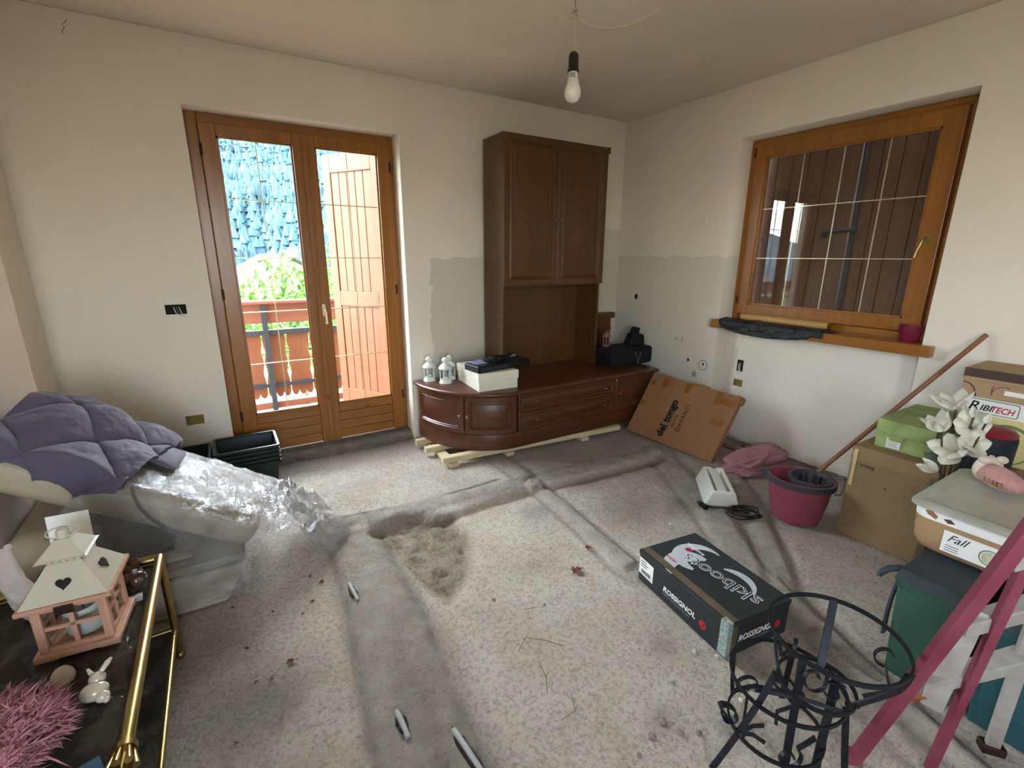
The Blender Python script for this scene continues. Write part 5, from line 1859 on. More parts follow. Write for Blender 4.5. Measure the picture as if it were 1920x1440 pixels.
def quilt_base(s, t):
    """point on the draped sheet, and its normal offset direction"""
    if t < 0.0:
        p = S4 @ Vector((s, -0.016 + 0.15 * t * 0.2, 0.022 + t * 0.95))
    elif t > 0.52:
        p = S4 @ Vector((s, 0.52 + (t - 0.52) * 0.55, 0.022 - (t - 0.52) * 0.9))
    else:
        p = S4 @ Vector((s, t - 0.016 * (1 - t / 0.52), 0.022))
    hump = 0.105 * math.exp(-((s - 0.84) / 0.20) ** 2 - ((t - 0.30) / 0.20) ** 2)
    q = p + SN * (hump + 0.012 * fbm(s, t, 2, 4))
    return q


def quilt_fn(u, v):
    s = QS0 + (QS1 - QS0) * u
    skew = 0.10 * (v - 0.45)
    s2 = s - skew * (1 - u)
    t = QT0 + (QT1 - QT0) * v - 0.03 * math.sin(u * 7) * max(0, 0.25 - v) * 4 * 0.6
    a = (s2 + 0.9 * t) / 0.29
    b = (s2 - 0.9 * t) / 0.29
    puff = (abs(math.sin(PI * a)) * abs(math.sin(PI * b))) ** 0.42
    q = quilt_base(s2, t)
    q += SN * (0.058 * puff) + Vector((0, -0.012 * puff if t < 0.02 else 0, 0))
    q += SN * 0.006 * fbm(s2, t, 8, 16)
    if q.x < -4.292:
        q.z -= 0.0
        q.x = -4.292
    return q


MB().sheet(quilt_fn, 150, 130, thick=0.010).build('quilt_sheet', 'quilt', ql, world=True, smooth=180)
# second fold of it over the film, lower right
MB().sheet(lambda u, v: quilt_base(0.435 + 0.12 * u, 0.22 + 0.20 * v) + SN * (0.010 + 0.020 * (math.sin(PI * u) * math.sin(PI * v)) ** 0.5), 24, 24, thick=0.008).build('quilt_fold', 'quilt', ql, world=True, smooth=180)
# piping along the right hem
pts = []
for k in range(40):
    v = 0.02 + 0.80 * k / 39
    pts.append(quilt_fn(0.0, v) + SN * 0.004 + Vector((0.004 * math.sin(k * 2.1), 0, 0)))
MB().tube(pts, 0.0035, 6).build('hem_piping', 'quilt_seam', ql, world=True, smooth=60)

# ------------------------------------------------------------------ stacked window-box planters
MAT['planter'] = M('black_green_planter', '#1b2a26', 0.45, 0.1, 8)


def planter(loc, L, W, Hh, label):
    t = thing('planter_box', label, 'planter', loc, 0, 'stacked window-box planters')
    k = 0.025
    o, i_ = rrect(-L / 2, -W / 2, L / 2, W / 2, 0.012, 3), rrect(-L / 2 + 0.006, -W / 2 + 0.006, L / 2 - 0.006, W / 2 - 0.006, 0.010, 3)
    ob, ib = rrect(-L / 2 + k, -W / 2 + k, L / 2 - k, W / 2 - k, 0.012, 3), rrect(-L / 2 + k + 0.003, -W / 2 + k + 0.003, L / 2 - k - 0.003, W / 2 - k - 0.003, 0.010, 3)
    mid = rrect(-L / 2 + 0.006, -W / 2 + 0.006, L / 2 - 0.006, W / 2 - 0.006, 0.012, 3)
    loft([ob, mid, i_, ib], [0.0, Hh - 0.012, Hh - 0.012, 0.0035]).build('planter_body', 'planter', t, smooth=30)
    mb = MB()
    n = len(o)
    o2 = rrect(-L / 2 - 0.010, -W / 2 - 0.010, L / 2 + 0.010, W / 2 + 0.010, 0.016, 3)
    vv = [(x, y, Hh - 0.014) for x, y in o2] + [(x, y, Hh) for x, y in o2] + [(x, y, Hh) for x, y in i_] + [(x, y, Hh - 0.014) for x, y in i_]
    ff = []
    for r in range(4):
        for a in range(n):
            b = (a + 1) % n
            ff.append((r * n + a, r * n + b, ((r + 1) % 4) * n + b, ((r + 1) % 4) * n + a))
    mb.add(vv, ff)
    mb.build('planter_rim', 'planter', t, smooth=30)
    return t


ords = ['lowest', 'second lowest', 'middle', 'second highest', 'topmost']
for k in range(5):
    planter((-3.465, -0.195, 0.028 * k + 0.0005), 0.36, 0.30, 0.19, ords[k] + ' dark green planter in the stack before the balcony door')
for k in range(5):
    planter((-3.875, -0.235, 0.028 * k + 0.0005), 0.40, 0.28, 0.19, ords[k] + ' planter of the other stack, half hidden behind the sofa film')

# ------------------------------------------------------------------ brass and smoked glass table
tbl = thing('brass_glass_table', 'brass tube table with dark smoked glass top and shelf', 'table', (-4.03, -2.15, 0))
TX0, TX1, TY0, TY1, TZ = -4.265, -3.800, -2.62, -1.71, 0.43
for x, y in ((TX0, TY0), (TX1, TY0), (TX0, TY1), (TX1, TY1)):
    MB().tube([(x, y, 0.03), (x, y, TZ + 0.018)], 0.0125, 16).build('leg', 'brass', tbl, world=True, smooth=50)
    MB().ball((x, y, 0.018), 0.018).build('foot', 'brass', tbl, world=True, smooth=60)
for z, r in ((TZ + 0.018, 0.0150), (0.135, 0.0095)):
    for a, b in (((TX0, TY0), (TX1, TY0)), ((TX1, TY0), (TX1, TY1)), ((TX1, TY1), (TX0, TY1)), ((TX0, TY1), (TX0, TY0))):
        MB().tube([(a[0], a[1], z), (b[0], b[1], z)], r, 16).build('rail', 'brass', tbl, world=True, smooth=50)
MB().tube([(TX1, -2.515, TZ + 0.018), (TX1, -2.53, TZ + 0.018)], 0.024, 16).build('collar', 'brass', tbl, world=True, smooth=50)
for k in range(7):
    a = 2 * PI * k / 7
    MB().tube([(TX1 + 0.017 * math.cos(a), -2.53, TZ + 0.018 + 0.017 * math.sin(a)), (TX1 + 0.026 * math.cos(a), -2.575, TZ + 0.018 + 0.026 * math.sin(a))], [0.004, 0.008], 8).build('leaf_ornament', 'brass', tbl, world=True, smooth=50)
MB().box((TX0 + 0.012, TY0 + 0.012, TZ - 0.004), (TX1 - 0.012, TY1 - 0.012, TZ + 0.004)).build('glass_top', 'glass_smoked', tbl, world=True)
MB().box((TX0 + 0.010, TY0 + 0.010, 0.128), (TX1 - 0.010, TY1 - 0.010, 0.136)).build('glass_shelf', 'glass_smoked', tbl, world=True)
GT = TZ + 0.0045

# ------------------------------------------------------------------ house-shaped lantern
MAT['pale_wood'] = wood('pinkish_washed_wood', '#a97a5e', '#c79a7e', 'z', 0.7, knots=False, scale=2)
MAT['pale_wood_x'] = wood('pinkish_washed_wood_horizontal', '#a97a5e', '#c79a7e', 'x', 0.7, knots=False, scale=2)
MAT['cream_metal'] = M('cream_enamel', '#bdb6a2', 0.45, 0.05, 8)
MAT['wax'] = M('white_wax', '#d8d6cc', 0.4, 0.03, 8)
hl = thing('house_lantern', 'wooden lantern with a cream metal roof and heart cut-outs on the table', 'lantern', (-3.945, -2.020, GT), math.radians(-5))
hl.scale = (0.94, 0.94, 0.97)
h = 0.082
MB().box((-0.100, -0.100, 0.006), (0.100, 0.100, 0.024)).build('base_board', 'pale_wood_x', hl, bevel=0.004)
for s in (-1, 1):
    MB().prism([(-0.098, 0), (-0.05, 0), (-0.035, 0.006), (0.035, 0.006), (0.05, 0), (0.098, 0), (0.098, 0.012), (-0.098, 0.012)], s * 0.088 - 0.004, s * 0.088 + 0.004, Matrix.Rotation(PI / 2, 4, 'X')).build('skirt', 'pale_wood_x', hl)
for x in (-1, 1):
    for y in (-1, 1):
        MB().box((x * 0.075 - 0.011, y * 0.075 - 0.011, 0.024), (x * 0.075 + 0.011, y * 0.075 + 0.011, 0.168)).build('corner_post', 'pale_wood', hl, bevel=0.002)
for rz in range(4):
    R = Matrix.Rotation(rz * PI / 2, 4, 'Z')
    MB().box((-0.064, -0.083, 0.024), (0.064, -0.069, 0.036), R).build('bottom_rail', 'pale_wood_x', hl)
    MB().box((-0.064, -0.083, 0.150), (0.064, -0.069, 0.168), R).build('top_rail', 'pale_wood_x', hl)
    MB().box((-0.006, -0.081, 0.036), (0.006, -0.071, 0.150), R).build('muntin', 'pale_wood', hl)
    MB().box((-0.064, -0.081, 0.090), (0.064, -0.071, 0.101), R).build('muntin', 'pale_wood_x', hl)
    MB().box((-0.064, -0.0765, 0.036), (0.064, -0.0755, 0.150), R).build('pane', 'glass_clear', hl)
MB().box((-0.108, -0.108, 0.168), (0.108, 0.108, 0.182)).build('eaves_board', 'pale_wood_x', hl, bevel=0.003)
MB().box((-0.022, -0.112, 0.150), (0.022, -0.107, 0.178)).build('clasp', 'walnut_dark', hl, bevel=0.004)


def roof_side(R, heart=True):
    """flared four-sided roof, each side a bent sheet with a heart-shaped plate"""
    prof = [(0.100, 0.182), (0.086, 0.202), (0.066, 0.232), (0.048, 0.258), (0.040, 0.270)]

    def fn(u, v):
        k = v * (len(prof) - 1)
        i = min(int(k), len(prof) - 2)
        f = k - i
        r = prof[i][0] * (1 - f) + prof[i + 1][0] * f
        z = prof[i][1] * (1 - f) + prof[i + 1][1] * f
        return R @ Vector(((2 * u - 1) * r, -r, z))
    o = MB().sheet(fn, 6, 12, thick=0.0015).build('roof_side', 'cream_metal', hl, smooth=60)
    hp = []
    for k in range(28):
        a = 2 * PI * k / 28
        hp.append((0.0011 * 16 * math.sin(a) ** 3, 0.0011 * (13 * math.cos(a) - 5 * math.cos(2 * a) - 2 * math.cos(3 * a) - math.cos(4 * a))))
    F = R @ frame4((0, -0.0735, 0.2235), (1, 0, 0), (0, 0.55, 0.83))
    MB().prism(hp, -0.002, 0.003, F).build('heart_cutout', 'hole_dark', hl).parent = o
    return o


for rz in range(4):
    roof_side(Matrix.Rotation(rz * PI / 2, 4, 'Z'))
MB().hexa([(-0.038, -0.038, 0.268), (0.038, -0.038, 0.268), (0.038, 0.038, 0.268), (-0.038, 0.038, 0.268)], [(-0.038, -0.038, 0.290), (0.038, -0.038, 0.290), (0.038, 0.038, 0.290), (-0.038, 0.038, 0.290)]).build('vent_neck', 'cream_metal', hl)
for rz in range(4):
    R = Matrix.Rotation(rz * PI / 2, 4, 'Z')
    for x in (-0.024, -0.008, 0.008, 0.024):
        MB().lathe([(0.001, 0), (0.0055, 0), (0.0055, 0.001), (0.001, 0.001)], 10, M4=R @ Matrix.Translation((x, -0.0385, 0.279)) @ Matrix.Rotation(PI / 2, 4, 'X')).build('vent_hole', 'hole_dark', hl)
mb = MB()
vv = []
pr = [(0.060, 0.286), (0.054, 0.290), (0.038, 0.308), (0.024, 0.324), (0.018, 0.332)]
for r, z in pr:
    vv += [(-r, -r, z), (r, -r, z), (r, r, z), (-r, r, z)]
ff = [(3, 2, 1, 0)]
for i in range(len(pr) - 1):
    for k in range(4):
        l = (k + 1) % 4
        ff.append((i * 4 + k, i * 4 + l, (i + 1) * 4 + l, (i + 1) * 4 + k))
ff.append(tuple((len(pr) - 1) * 4 + k for k in range(4)))
mb.add(vv, ff)
mb.build('roof_cap', 'cream_metal', hl)
MB().lathe([(0.016, 0.33), (0.016, 0.348), (0.013, 0.356), (0.001, 0.360)], 16).build('finial', 'cream_metal', hl, smooth=50)
MB().tube([(0.038 * math.cos(a), 0.0 + 0.012 * math.sin(a), 0.346 + 0.012 * math.sin(a)) for a in [2 * PI * k / 24 for k in range(24)]], 0.0022, 6, closed=True).build('ring_handle', 'cream_metal', hl, smooth=60)
# candle standing inside: a thing of its own
cd = thing('pillar_candle', 'white hollow-topped pillar candle inside the house lantern', 'candle', (-3.945, -2.020, GT + 0.0245))
mb = MB()


def candle_fn(u, v):
    prof = [(0.001, 0.0), (0.043, 0.0), (0.045, 0.003), (0.045, 0.085), (0.043, 0.09), (0.039, 0.088), (0.036, 0.07), (0.001, 0.062)]
    k = v * (len(prof) - 1)
    i = min(int(k), len(prof) - 2)
    f = k - i
    r = prof[i][0] * (1 - f) + prof[i + 1][0] * f
    z = prof[i][1] * (1 - f) + prof[i + 1][1] * f
    a = 2 * PI * u
    return (r * math.cos(a), r * math.sin(a), z + (0.010 * math.sin(a) if z > 0.07 else 0))


mb.sheet(candle_fn, 36, 28)
mb.build('candle_body', 'wax', cd, smooth=50, weld=True)
MB().tube([(0, 0, 0.06), (0.002, 0, 0.074)], 0.0015, 6).build('wick', 'print_black', cd)

# ------------------------------------------------------------------ other things on the table
MAT['ceramic'] = M('glazed_offwhite_ceramic', '#c9bda8', 0.18, 0.1, 14, coat=0.4)
MAT['wing_white'] = M('rough_white_plaster', '#b9aea2', 0.7, 0.12, 20, 0.5, 40)
wg = thing('wing_figurine', 'white plaster wing figurine behind the house lantern', 'figurine', (-4.105, -1.85, GT))
wg.scale = (0.8, 0.8, 0.92)


def wing_fn(u, v):
    z = 0.27 * v
    w = 0.045 * (1 - v) ** 0.7 + 0.012
    cx = -0.035 * math.sin(PI * v * 0.9) + 0.045 * (1 - v) - 0.01
    a = 2 * PI * u
    k = 1 + 0.18 * math.sin(5 * a + 18 * v) * (1 - v)
    return (cx + w * k * math.cos(a), 0.5 * w * k * math.sin(a), z)


mb = MB()
mb.sheet(wing_fn, 28, 26)
mb.ball((-0.012, 0, 0.268), (0.0125, 0.010, 0.012))
mb.build('wing', 'wing_white', wg, smooth=80)
MB().lathe([(0.001, 0), (0.045, 0), (0.047, 0.008), (0.03, 0.014), (0.001, 0.014)], 20, c=(0.035, 0, 0)).build('figurine_base', 'wing_white', wg, smooth=50)
an_ = thing('animal_figurine', 'small glazed ceramic animal figurine by the pink fur cushion', 'figurine', (-3.885, -2.31, GT))
mb = MB()
mb.ball((0, 0, 0.022), (0.030, 0.024, 0.022), 20, 12)
mb.ball((0.004, 0.026, 0.036), (0.018, 0.018, 0.017), 18, 10)
mb.ball((0.018, -0.020, 0.016), (0.016, 0.014, 0.014), 14, 8)
mb.tube([(0.012, 0.036, 0.046), (0.026, 0.046, 0.060), (0.034, 0.052, 0.066)], [0.006, 0.007, 0.003], 8)
mb.tube([(-0.006, 0.034, 0.048), (-0.014, 0.044, 0.060)], [0.006, 0.003], 8)
mb.build('figurine_body', 'ceramic', an_, smooth=80)
MB().ball((0.026, -0.030, 0.012), 0.008).build('tail', 'ceramic', an_, smooth=80)
eg = thing('ceramic_egg', 'plain off-white ceramic egg between fur cushion and lantern', 'ornament', (-3.962, -2.215, GT))
MB().lathe([(0.001, 0), (0.012, 0.002), (0.022, 0.010), (0.026, 0.022), (0.023, 0.036), (0.014, 0.048), (0.001, 0.053)], 24).build('egg_body', 'ceramic', eg, smooth=80)
MB().lathe([(0.001, 0.0), (0.011, 0.0), (0.013, 0.003), (0.011, 0.004)], 16).build('egg_foot', 'ceramic', eg, smooth=80)
MAT['blue_tube'] = M('dark_blue_plastic', '#33506b', 0.25, 0.1, 10)
bt = thing('blue_tube', 'dark blue plastic tube lying in front of the pink fur cushion', 'tube', (-3.885, -2.55, GT), math.radians(20))
mb = MB()
mb.sheet(lambda u, v: (-0.06 + 0.11 * v, (0.017 + 0.004 * v) * math.cos(2 * PI * u), 0.018 + (0.0175 - 0.013 * max(0, v - 0.35) / 0.65) * math.sin(2 * PI * u)), 20, 10)
mb.build('tube_body', 'blue_tube', bt, smooth=60, weld=True)
MB().tube([(-0.085, 0, 0.0175), (-0.06, 0, 0.0175)], 0.0165, 18).build('tube_cap', 'navy', bt, smooth=40)
# pink shaggy cushion
MAT['fur_pink'] = M('pink_fur_strands', '#b87a82', 0.8, 0.3, 18, sheen=0.3)
fc = thing('pink_fur_cushion', 'shaggy dusty pink fur cushion on the near end of the table', 'cushion', (-4.065, -2.43, GT))
blob((0, 0, 0.066), (0.145, 0.135, 0.062), 0.3, 0.08, 1.0, 40, 24, flat=0.003).build('cushion_body', 'fur_pink', fc, smooth=180, weld=True)
mb = MB()
q = random.Random(21)
for k in range(7000):
    d = Vector((q.gauss(0, 1), q.gauss(0, 1), q.gauss(0.25, 0.8)))
    d.normalize()
    if d.z < -0.25:
        continue
    p = Vector((d.x * 0.143, d.y * 0.133, 0.066 + d.z * 0.060))
    d = (d + Vector((q.gauss(0, 0.5), q.gauss(0, 0.5), q.gauss(0, 0.4)))).normalized()
    L = q.uniform(0.018, 0.040)
    sw = Vector((q.uniform(-1, 1), q.uniform(-1, 1), q.uniform(-0.6, 0.5)))
    a = p + d * L * 0.5 + sw * L * 0.3
    b = p + d * L * 0.7 + sw * L * 0.8
    for qv in (a, b):
        qv.z = max(qv.z, 0.003)
    s = d.cross(sw)
    if s.length < 1e-4:
        continue
    s.normalize()
    w = q.uniform(0.0012, 0.0026)
    mb.add([p - s * w, p + s * w, a - s * w * 0.8, a + s * w * 0.8, b], [(0, 1, 3, 2), (2, 3, 4)])
o = mb.build('fur_pile', 'fur_pink', fc, smooth=180)
o['kind'] = 'stuff'
# papers, dried wreath, glass bauble
MAT['print_sheet'] = M('black_and_white_print', '#d9d9d6', 0.6, col2='#3a3a3a', scale=40, detail=2)
pp = thing('printed_card', 'small black and white printed card at the table edge', 'card', (-3.86, -1.915, GT), math.radians(6))
MB().sheet(lambda u, v: (-0.05 + 0.08 * u, -0.02 + 0.04 * v, 0.002 + 0.004 * u * v), 6, 4, thick=0.0006).build('card_sheet', 'print_sheet', pp)
wp = thing('white_paper_sheet', 'folded white paper standing behind the lantern roof', 'paper', (-4.01, -1.845, GT), math.radians(10))
MB().sheet(lambda u, v: (-0.02 + 0.10 * u, 0.01 + 0.05 * v * v, 0.001 + 0.29 * v - 0.01 * u), 6, 10, thick=0.0006).build('paper_leaf', 'paper', wp)
MB().sheet(lambda u, v: (-0.02 + 0.10 * u, 0.01 - 0.03 * v, 0.001 + 0.012 * v), 4, 4, thick=0.0006).build('paper_foot', 'paper', wp)
MAT['dry_brown'] = M('dried_brown_leaves', '#5a3a26', 0.85, 0.35, 30)
dw = thing('dried_wreath', 'small brown dried wreath at the far table edge', 'wreath', (-3.885, -1.785, GT))
mb = MB()
q = random.Random(5)
for k in range(160):
    a = q.uniform(0, 2 * PI)
    c = Vector((0.034 * math.cos(a), 0.024 * math.sin(a), 0.030 + q.uniform(-0.024, 0.035)))
    d = Vector((q.gauss(0, 1), q.gauss(0, 1), q.gauss(0, 1))).normalized() * 0.014
    s = d.orthogonal().normalized() * 0.005
    mb.add([c - d, c + s, c + d, c - s], [(0, 1, 2, 3)])
mb.tube([(0.034 * math.cos(a), 0.024 * math.sin(a), 0.022) for a in [2 * PI * k / 20 for k in range(20)]], 0.013, 6, closed=True)
mb.build('wreath_ring', 'dry_brown', dw, smooth=None)
gbb = thing('glass_bauble', 'small clear glass bauble with a silver cap by the printed card', 'bauble', (-3.848, -1.85, GT))
MB().ball((0, 0, 0.030), 0.030, 20, 12).build('bauble_ball', 'glass_clear', gbb, smooth=80)
MB().tube([(0, 0, 0.058), (0, 0, 0.068)], 0.007, 10).build('bauble_cap', 'print_grey', gbb, smooth=40)
MB().ball((0, 0, 0.022), (0.017, 0.017, 0.012), 12, 8).build('bauble_filling', 'dry_brown', gbb, smooth=60)

# ================================================================== foreground right
# ------------------------------------------------------------------ ski boot box
MAT['ski_dark'] = M('dark_slate_card', '#262b2e', 0.5, 0.06, 6)
MAT['ski_tan'] = M('tan_stripe_print', '#5f5140', 0.55, 0.15, 12)
MAT['ski_swoosh'] = M('pale_swoosh_print', '#b4bbbf', 0.5, 0.08, 8)
MAT['ski_label'] = M('pale_green_label', '#a9b8b2', 0.5, col2='#6f807c', scale=90, detail=2)
sk = thing('ski_boot_box', 'dark ski boot box printed ROSSIGNOL and skiboots on the floor', 'box', (-1.792, -2.572, 0.0), math.radians(-7.5))
W, L, HB = 0.172, 0.262, 0.163
MB().box((-W, -L, 0.001), (W, L, HB - 0.004)).build('box_body', 'ski_dark', sk, bevel=0.003)
MB().box((-W - 0.003, -L - 0.003, HB - 0.022), (W + 0.003, L + 0.003, HB)).build('box_lid', 'ski_dark', sk, bevel=0.003)
TOP = frame4((0, 0, HB), (0, 1, 0), (-1, 0, 0))
SIDE = frame4((-W - 0.0004, L, 0), (0, -1, 0), (0, 0, 1))
FRONT = frame4((-W, -L - 0.0004, 0), (1, 0, 0), (0, 0, 1))


def sk_print(poly, base, mat, nm, lift=0.0006):
    return MB().prism(poly, 0, lift, base).build(nm, mat, sk)


def sk_text(body, size, base, x, y, mat, lift=0.001, rot=0.0, **kw):
    return lettering('lettering', body, size, base @ Matrix.Translation((x, y, lift)) @ Matrix.Rotation(rot, 4, 'Z'), mat, sk, **kw)


# tan stripe along the left edge of the lid and round the near corner
sk_print([(-L, W - 0.05), (L, W - 0.05), (L, W - 0.012), (-L, W - 0.012)], TOP, 'ski_tan', 'print_stripe')
sk_print([(0.0, 0.02), (0.052, 0.02), (0.052, HB - 0.022), (0.0, HB - 0.022)], Matrix.Translation((0, -0.0006, 0)) @ FRONT, 'ski_tan', 'print_stripe')


def crescent(cx, cy, r, a0, a1, w0, w1, n=20):
    o, i_ = [], []
    for k in range(n + 1):
        t = k / n
        a = a0 + (a1 - a0) * t
        w = (w0 + (w1 - w0) * t) * math.sin(PI * min(max(t, 0.02), 0.98)) ** 0.6
        o.append((cx + (r + w / 2) * math.cos(a), cy + (r + w / 2) * math.sin(a)))
        i_.append((cx + (r - w / 2) * math.cos(a), cy + (r - w / 2) * math.sin(a)))
    return o + i_[::-1]


sk_print(crescent(0.085, -0.035, 0.098, -1.7, 2.0, 0.035, 0.085), TOP, 'ski_swoosh', 'print_swoosh')
sk_print(crescent(0.03, 0.055, 0.11, 1.3, -1.2, 0.06, 0.10), TOP, 'ski_swoosh', 'print_swoosh', 0.0004)
sk_print(crescent(-0.09, -0.005, 0.105, -2.7, -0.7, 0.025, 0.040), TOP, 'ski_swoosh', 'print_swoosh', 0.0005)
sk_text('skiboots', 0.100, TOP, -0.225, -0.065, 'print_white', 0.0009, 0.14, sx=1.1, offset=0.001)
sk_text('skiboots', 0.100, TOP, -0.225, -0.065, 'ski_dark', 0.0013, 0.14, sx=1.1, offset=-0.0014)
sk_text('POre', 0.026, TOP, 0.115, 0.078, 'print_red', 0.0009, 0.1, shear=0.2)
sk_text('ROSSIGNOL', 0.020, TOP, 0.10, -0.075, 'print_white', 0.0009, 0.0, shear=0.25)
sk_print([(0.165 + 0.016 * math.cos(a), -0.035 + 0.016 * math.sin(a)) for a in [2 * PI * k / 24 for k in range(24)]], TOP, 'print_red', 'logo_disc', 0.0008)
sk_text('2', 0.022, TOP, 0.159, -0.042, 'print_black', 0.0011, shear=0.3)
# long side
sk_print([(0.004, 0.045), (0.10, 0.040), (0.10, 0.125), (0.004, 0.128)], SIDE, 'paper', 'label', 0.0010)
for k in range(14):
    x = 0.02 + k * 0.0048
    MB().box((x, 0.052, 0.001), (x + 0.002 + 0.001 * (k % 3), 0.072, 0.0014), SIDE).build('bar_code_line', 'print_black', sk)
for k in range(3):
    MB().box((0.014, 0.088 + 0.012 * k, 0.001), (0.055 + 0.012 * (k % 2), 0.092 + 0.012 * k, 0.0014), SIDE).build('print_line', 'print_black', sk)
sk_text('ROSSIGNOL', 0.034, SIDE, 0.17, 0.058, 'print_white', 0.0006, shear=0.15, offset=0.0007, sx=1.05)
sk_text('PURE MOUNTAIN COMPANY', 0.0125, SIDE, 0.17, 0.040, 'print_grey', 0.0006, shear=0.15)
sk_print([(0.405 + 0.019 * math.cos(a), 0.062 + 0.019 * math.sin(a)) for a in [2 * PI * k / 24 for k in range(24)]], SIDE, 'print_red', 'logo_disc', 0.0008)
sk_text('2', 0.026, SIDE, 0.398, 0.053, 'print_black', 0.0011, shear=0.3)
MB().bar([(0.175, 0.118, 0.0006), (0.178, 0.108, 0.0006), (0.245, 0.104, 0.0006), (0.248, 0.112, 0.0006)], 0.003, 0.0008, (0, 1, 0), M4=SIDE).build('finger_slot', 'print_black', sk)
# front end and wrapped corner label
sk_text('ROSSIGNOL', 0.038, FRONT, 0.062, 0.060, 'print_white', 0.0006, shear=0.15, offset=0.0007, sx=0.95)
sk_text('PURE MOUNTAIN COMPANY', 0.013, FRONT, 0.065, 0.042, 'print_grey', 0.0006, shear=0.15)
sk_print([(0.282 + 0.018 * math.cos(a), 0.066 + 0.018 * math.sin(a)) for a in [2 * PI * k / 24 for k in range(24)]], FRONT, 'print_red', 'logo_disc', 0.0008)
MB().box((-W - 0.0042, -L - 0.0042, 0.012), (-W + 0.020, -L + 0.034, HB + 0.0015)).build('corner_label', 'ski_label', sk)

# ------------------------------------------------------------------ wrought iron plant stand
ps_ = thing('iron_plant_stand', 'black wrought iron plant stand with rings, flat legs and scrolls', 'plant stand', (-2.16, -3.15, 0))


def ring_pts(c, r, n=40, tilt=(0, 0)):
    return [(c[0] + r * math.cos(2 * PI * k / n), c[1] + r * math.sin(2 * PI * k / n), c[2] + tilt[0] * math.cos(2 * PI * k / n) + tilt[1] * math.sin(2 * PI * k / n)) for k in range(n)]


RA, RB, RC, RD = (-2.15, -3.20, 0.50), (-2.13, -3.09, 0.235), (-2.165, -3.095, 0.085), (-2.155, -3.178, 0.315)
for c, r in ((RA, 0.165), (RB, 0.160), (RD, 0.098)):
    MB().bar(ring_pts(c, r), 0.012, 0.006, (0, 0, 1), closed=True).build('ring', 'iron', ps_, world=True, smooth=40)
MB().bar(ring_pts(RC, 0.135), 0.012, 0.006, (0, 0, 1), closed=True).build('ring', 'iron', ps_, world=True, smooth=40)


def istrip(pts, w=0.018, t=0.005, side=(0.7, -0.7, 0), nm='leg', n=6):
    return MB().bar(catmull(pts, n), w, t, side).build(nm, 'iron', ps_, world=True, smooth=40)


# flat legs
istrip([(-2.215, -3.095, 0.315), (-2.26, -3.085, 0.22), (-2.33, -3.065, 0.10), (-2.392, -3.045, 0.0)])
istrip([(-2.16, -3.135, 0.37), (-2.175, -3.145, 0.24), (-2.19, -3.153, 0.12), (-2.20, -3.16, 0.0)], 0.022)
istrip([(-2.075, -3.235, 0.235), (-2.06, -3.245, 0.12), (-2.043, -3.256, 0.0)], 0.018)
istrip([(-2.085, -3.20, 0.315), (-2.10, -3.205, 0.20), (-2.12, -3.21, 0.10), (-2.135, -3.215, 0.0)], 0.024)
istrip([(-2.00, -3.04, 0.235), (-1.985, -3.03, 0.12), (-1.97, -3.02, 0.0)], 0.018)
# uprights between the tiers
istrip([(-2.005, -3.125, 0.50), (-2.03, -3.135, 0.42), (-2.07, -3.15, 0.34), (-2.085, -3.155, 0.315)], 0.022, nm='upright')
istrip([(-2.275, -3.10, 0.50), (-2.262, -3.112, 0.40), (-2.235, -3.13, 0.315)], 0.008, 0.005, nm='upright')
istrip([(-2.13, -3.362, 0.50), (-2.12, -3.34, 0.42), (-2.135, -3.28, 0.33), (-2.14, -3.272, 0.315)], 0.022, nm='upright')
istrip([(-2.285, -3.06, 0.235), (-2.292, -3.065, 0.15), (-2.298, -3.07, 0.085)], 0.007, 0.005, nm='upright')
istrip([(-2.17, -2.938, 0.235), (-2.18, -2.95, 0.15), (-2.185, -2.962, 0.085)], 0.012, 0.005, nm='upright')


def scroll(c, ex, ey, r, turns=1.25, tail=None, w=0.016, nm='scroll'):
    ex, ey = Vector(ex).normalized(), Vector(ey).normalized()
    pts = []
    n = 26
    for k in range(n + 1):
        t = k / n
        a = turns * 2 * PI * t
        rr = r * (0.35 + 0.65 * t)
        pts.append(Vector(c) + ex * rr * math.cos(a) + ey * rr * math.sin(a))
    if tail is not None:
        pts += [Vector(p) for p in tail]
    return MB().bar(pts, w, 0.004, ex.cross(ey)).build(nm, 'iron', ps_, world=True, smooth=40)


Z = (0, 0, 1)
# scroll at the outer leg (left), hooks inside the upper basket, scrolls below
scroll((-2.335, -3.035, 0.165), (-0.75, 0.55, 0.1), (-0.1, 0.1, 1), 0.040, -0.85, [(-2.315, -3.065, 0.115)], 0.022)
scroll((-2.03, -3.285, 0.44), (0.4, -0.7, 0.3), (-0.2, 0.2, 1), 0.038, 0.72, [(-2.055, -3.315, 0.36), (-2.09, -3.27, 0.32)], 0.012)
scroll((-2.145, -3.10, 0.385), (0.7, 0.3, 0.2), (-0.1, -0.2, 1), 0.034, 0.8, [(-2.19, -3.09, 0.355), (-2.235, -3.10, 0.43)], 0.010)
scroll((-2.155, -3.17, 0.325), (0.8, -0.4, 0), (0.1, 0.3, 1), 0.045, 1.1, [(-2.10, -3.23, 0.32)], 0.012)
scroll((-2.115, -3.21, 0.29), (0.5, -0.8, 0), (0.1, 0.2, 1), 0.038, -1.1, [(-2.08, -3.24, 0.235)], 0.012)
scroll((-2.20, -3.12, 0.285), (-0.4, 0.8, 0.1), (0.1, 0.1, 1), 0.034, 1.0, [(-2.17, -3.10, 0.25)], 0.012)
scroll((-2.225, -3.175, 0.075), (0.8, -0.5, 0), (0.05, 0.1, 1), 0.040, 1.15, [(-2.20, -3.20, 0.14), (-2.215, -3.225, 0.20)], 0.014)
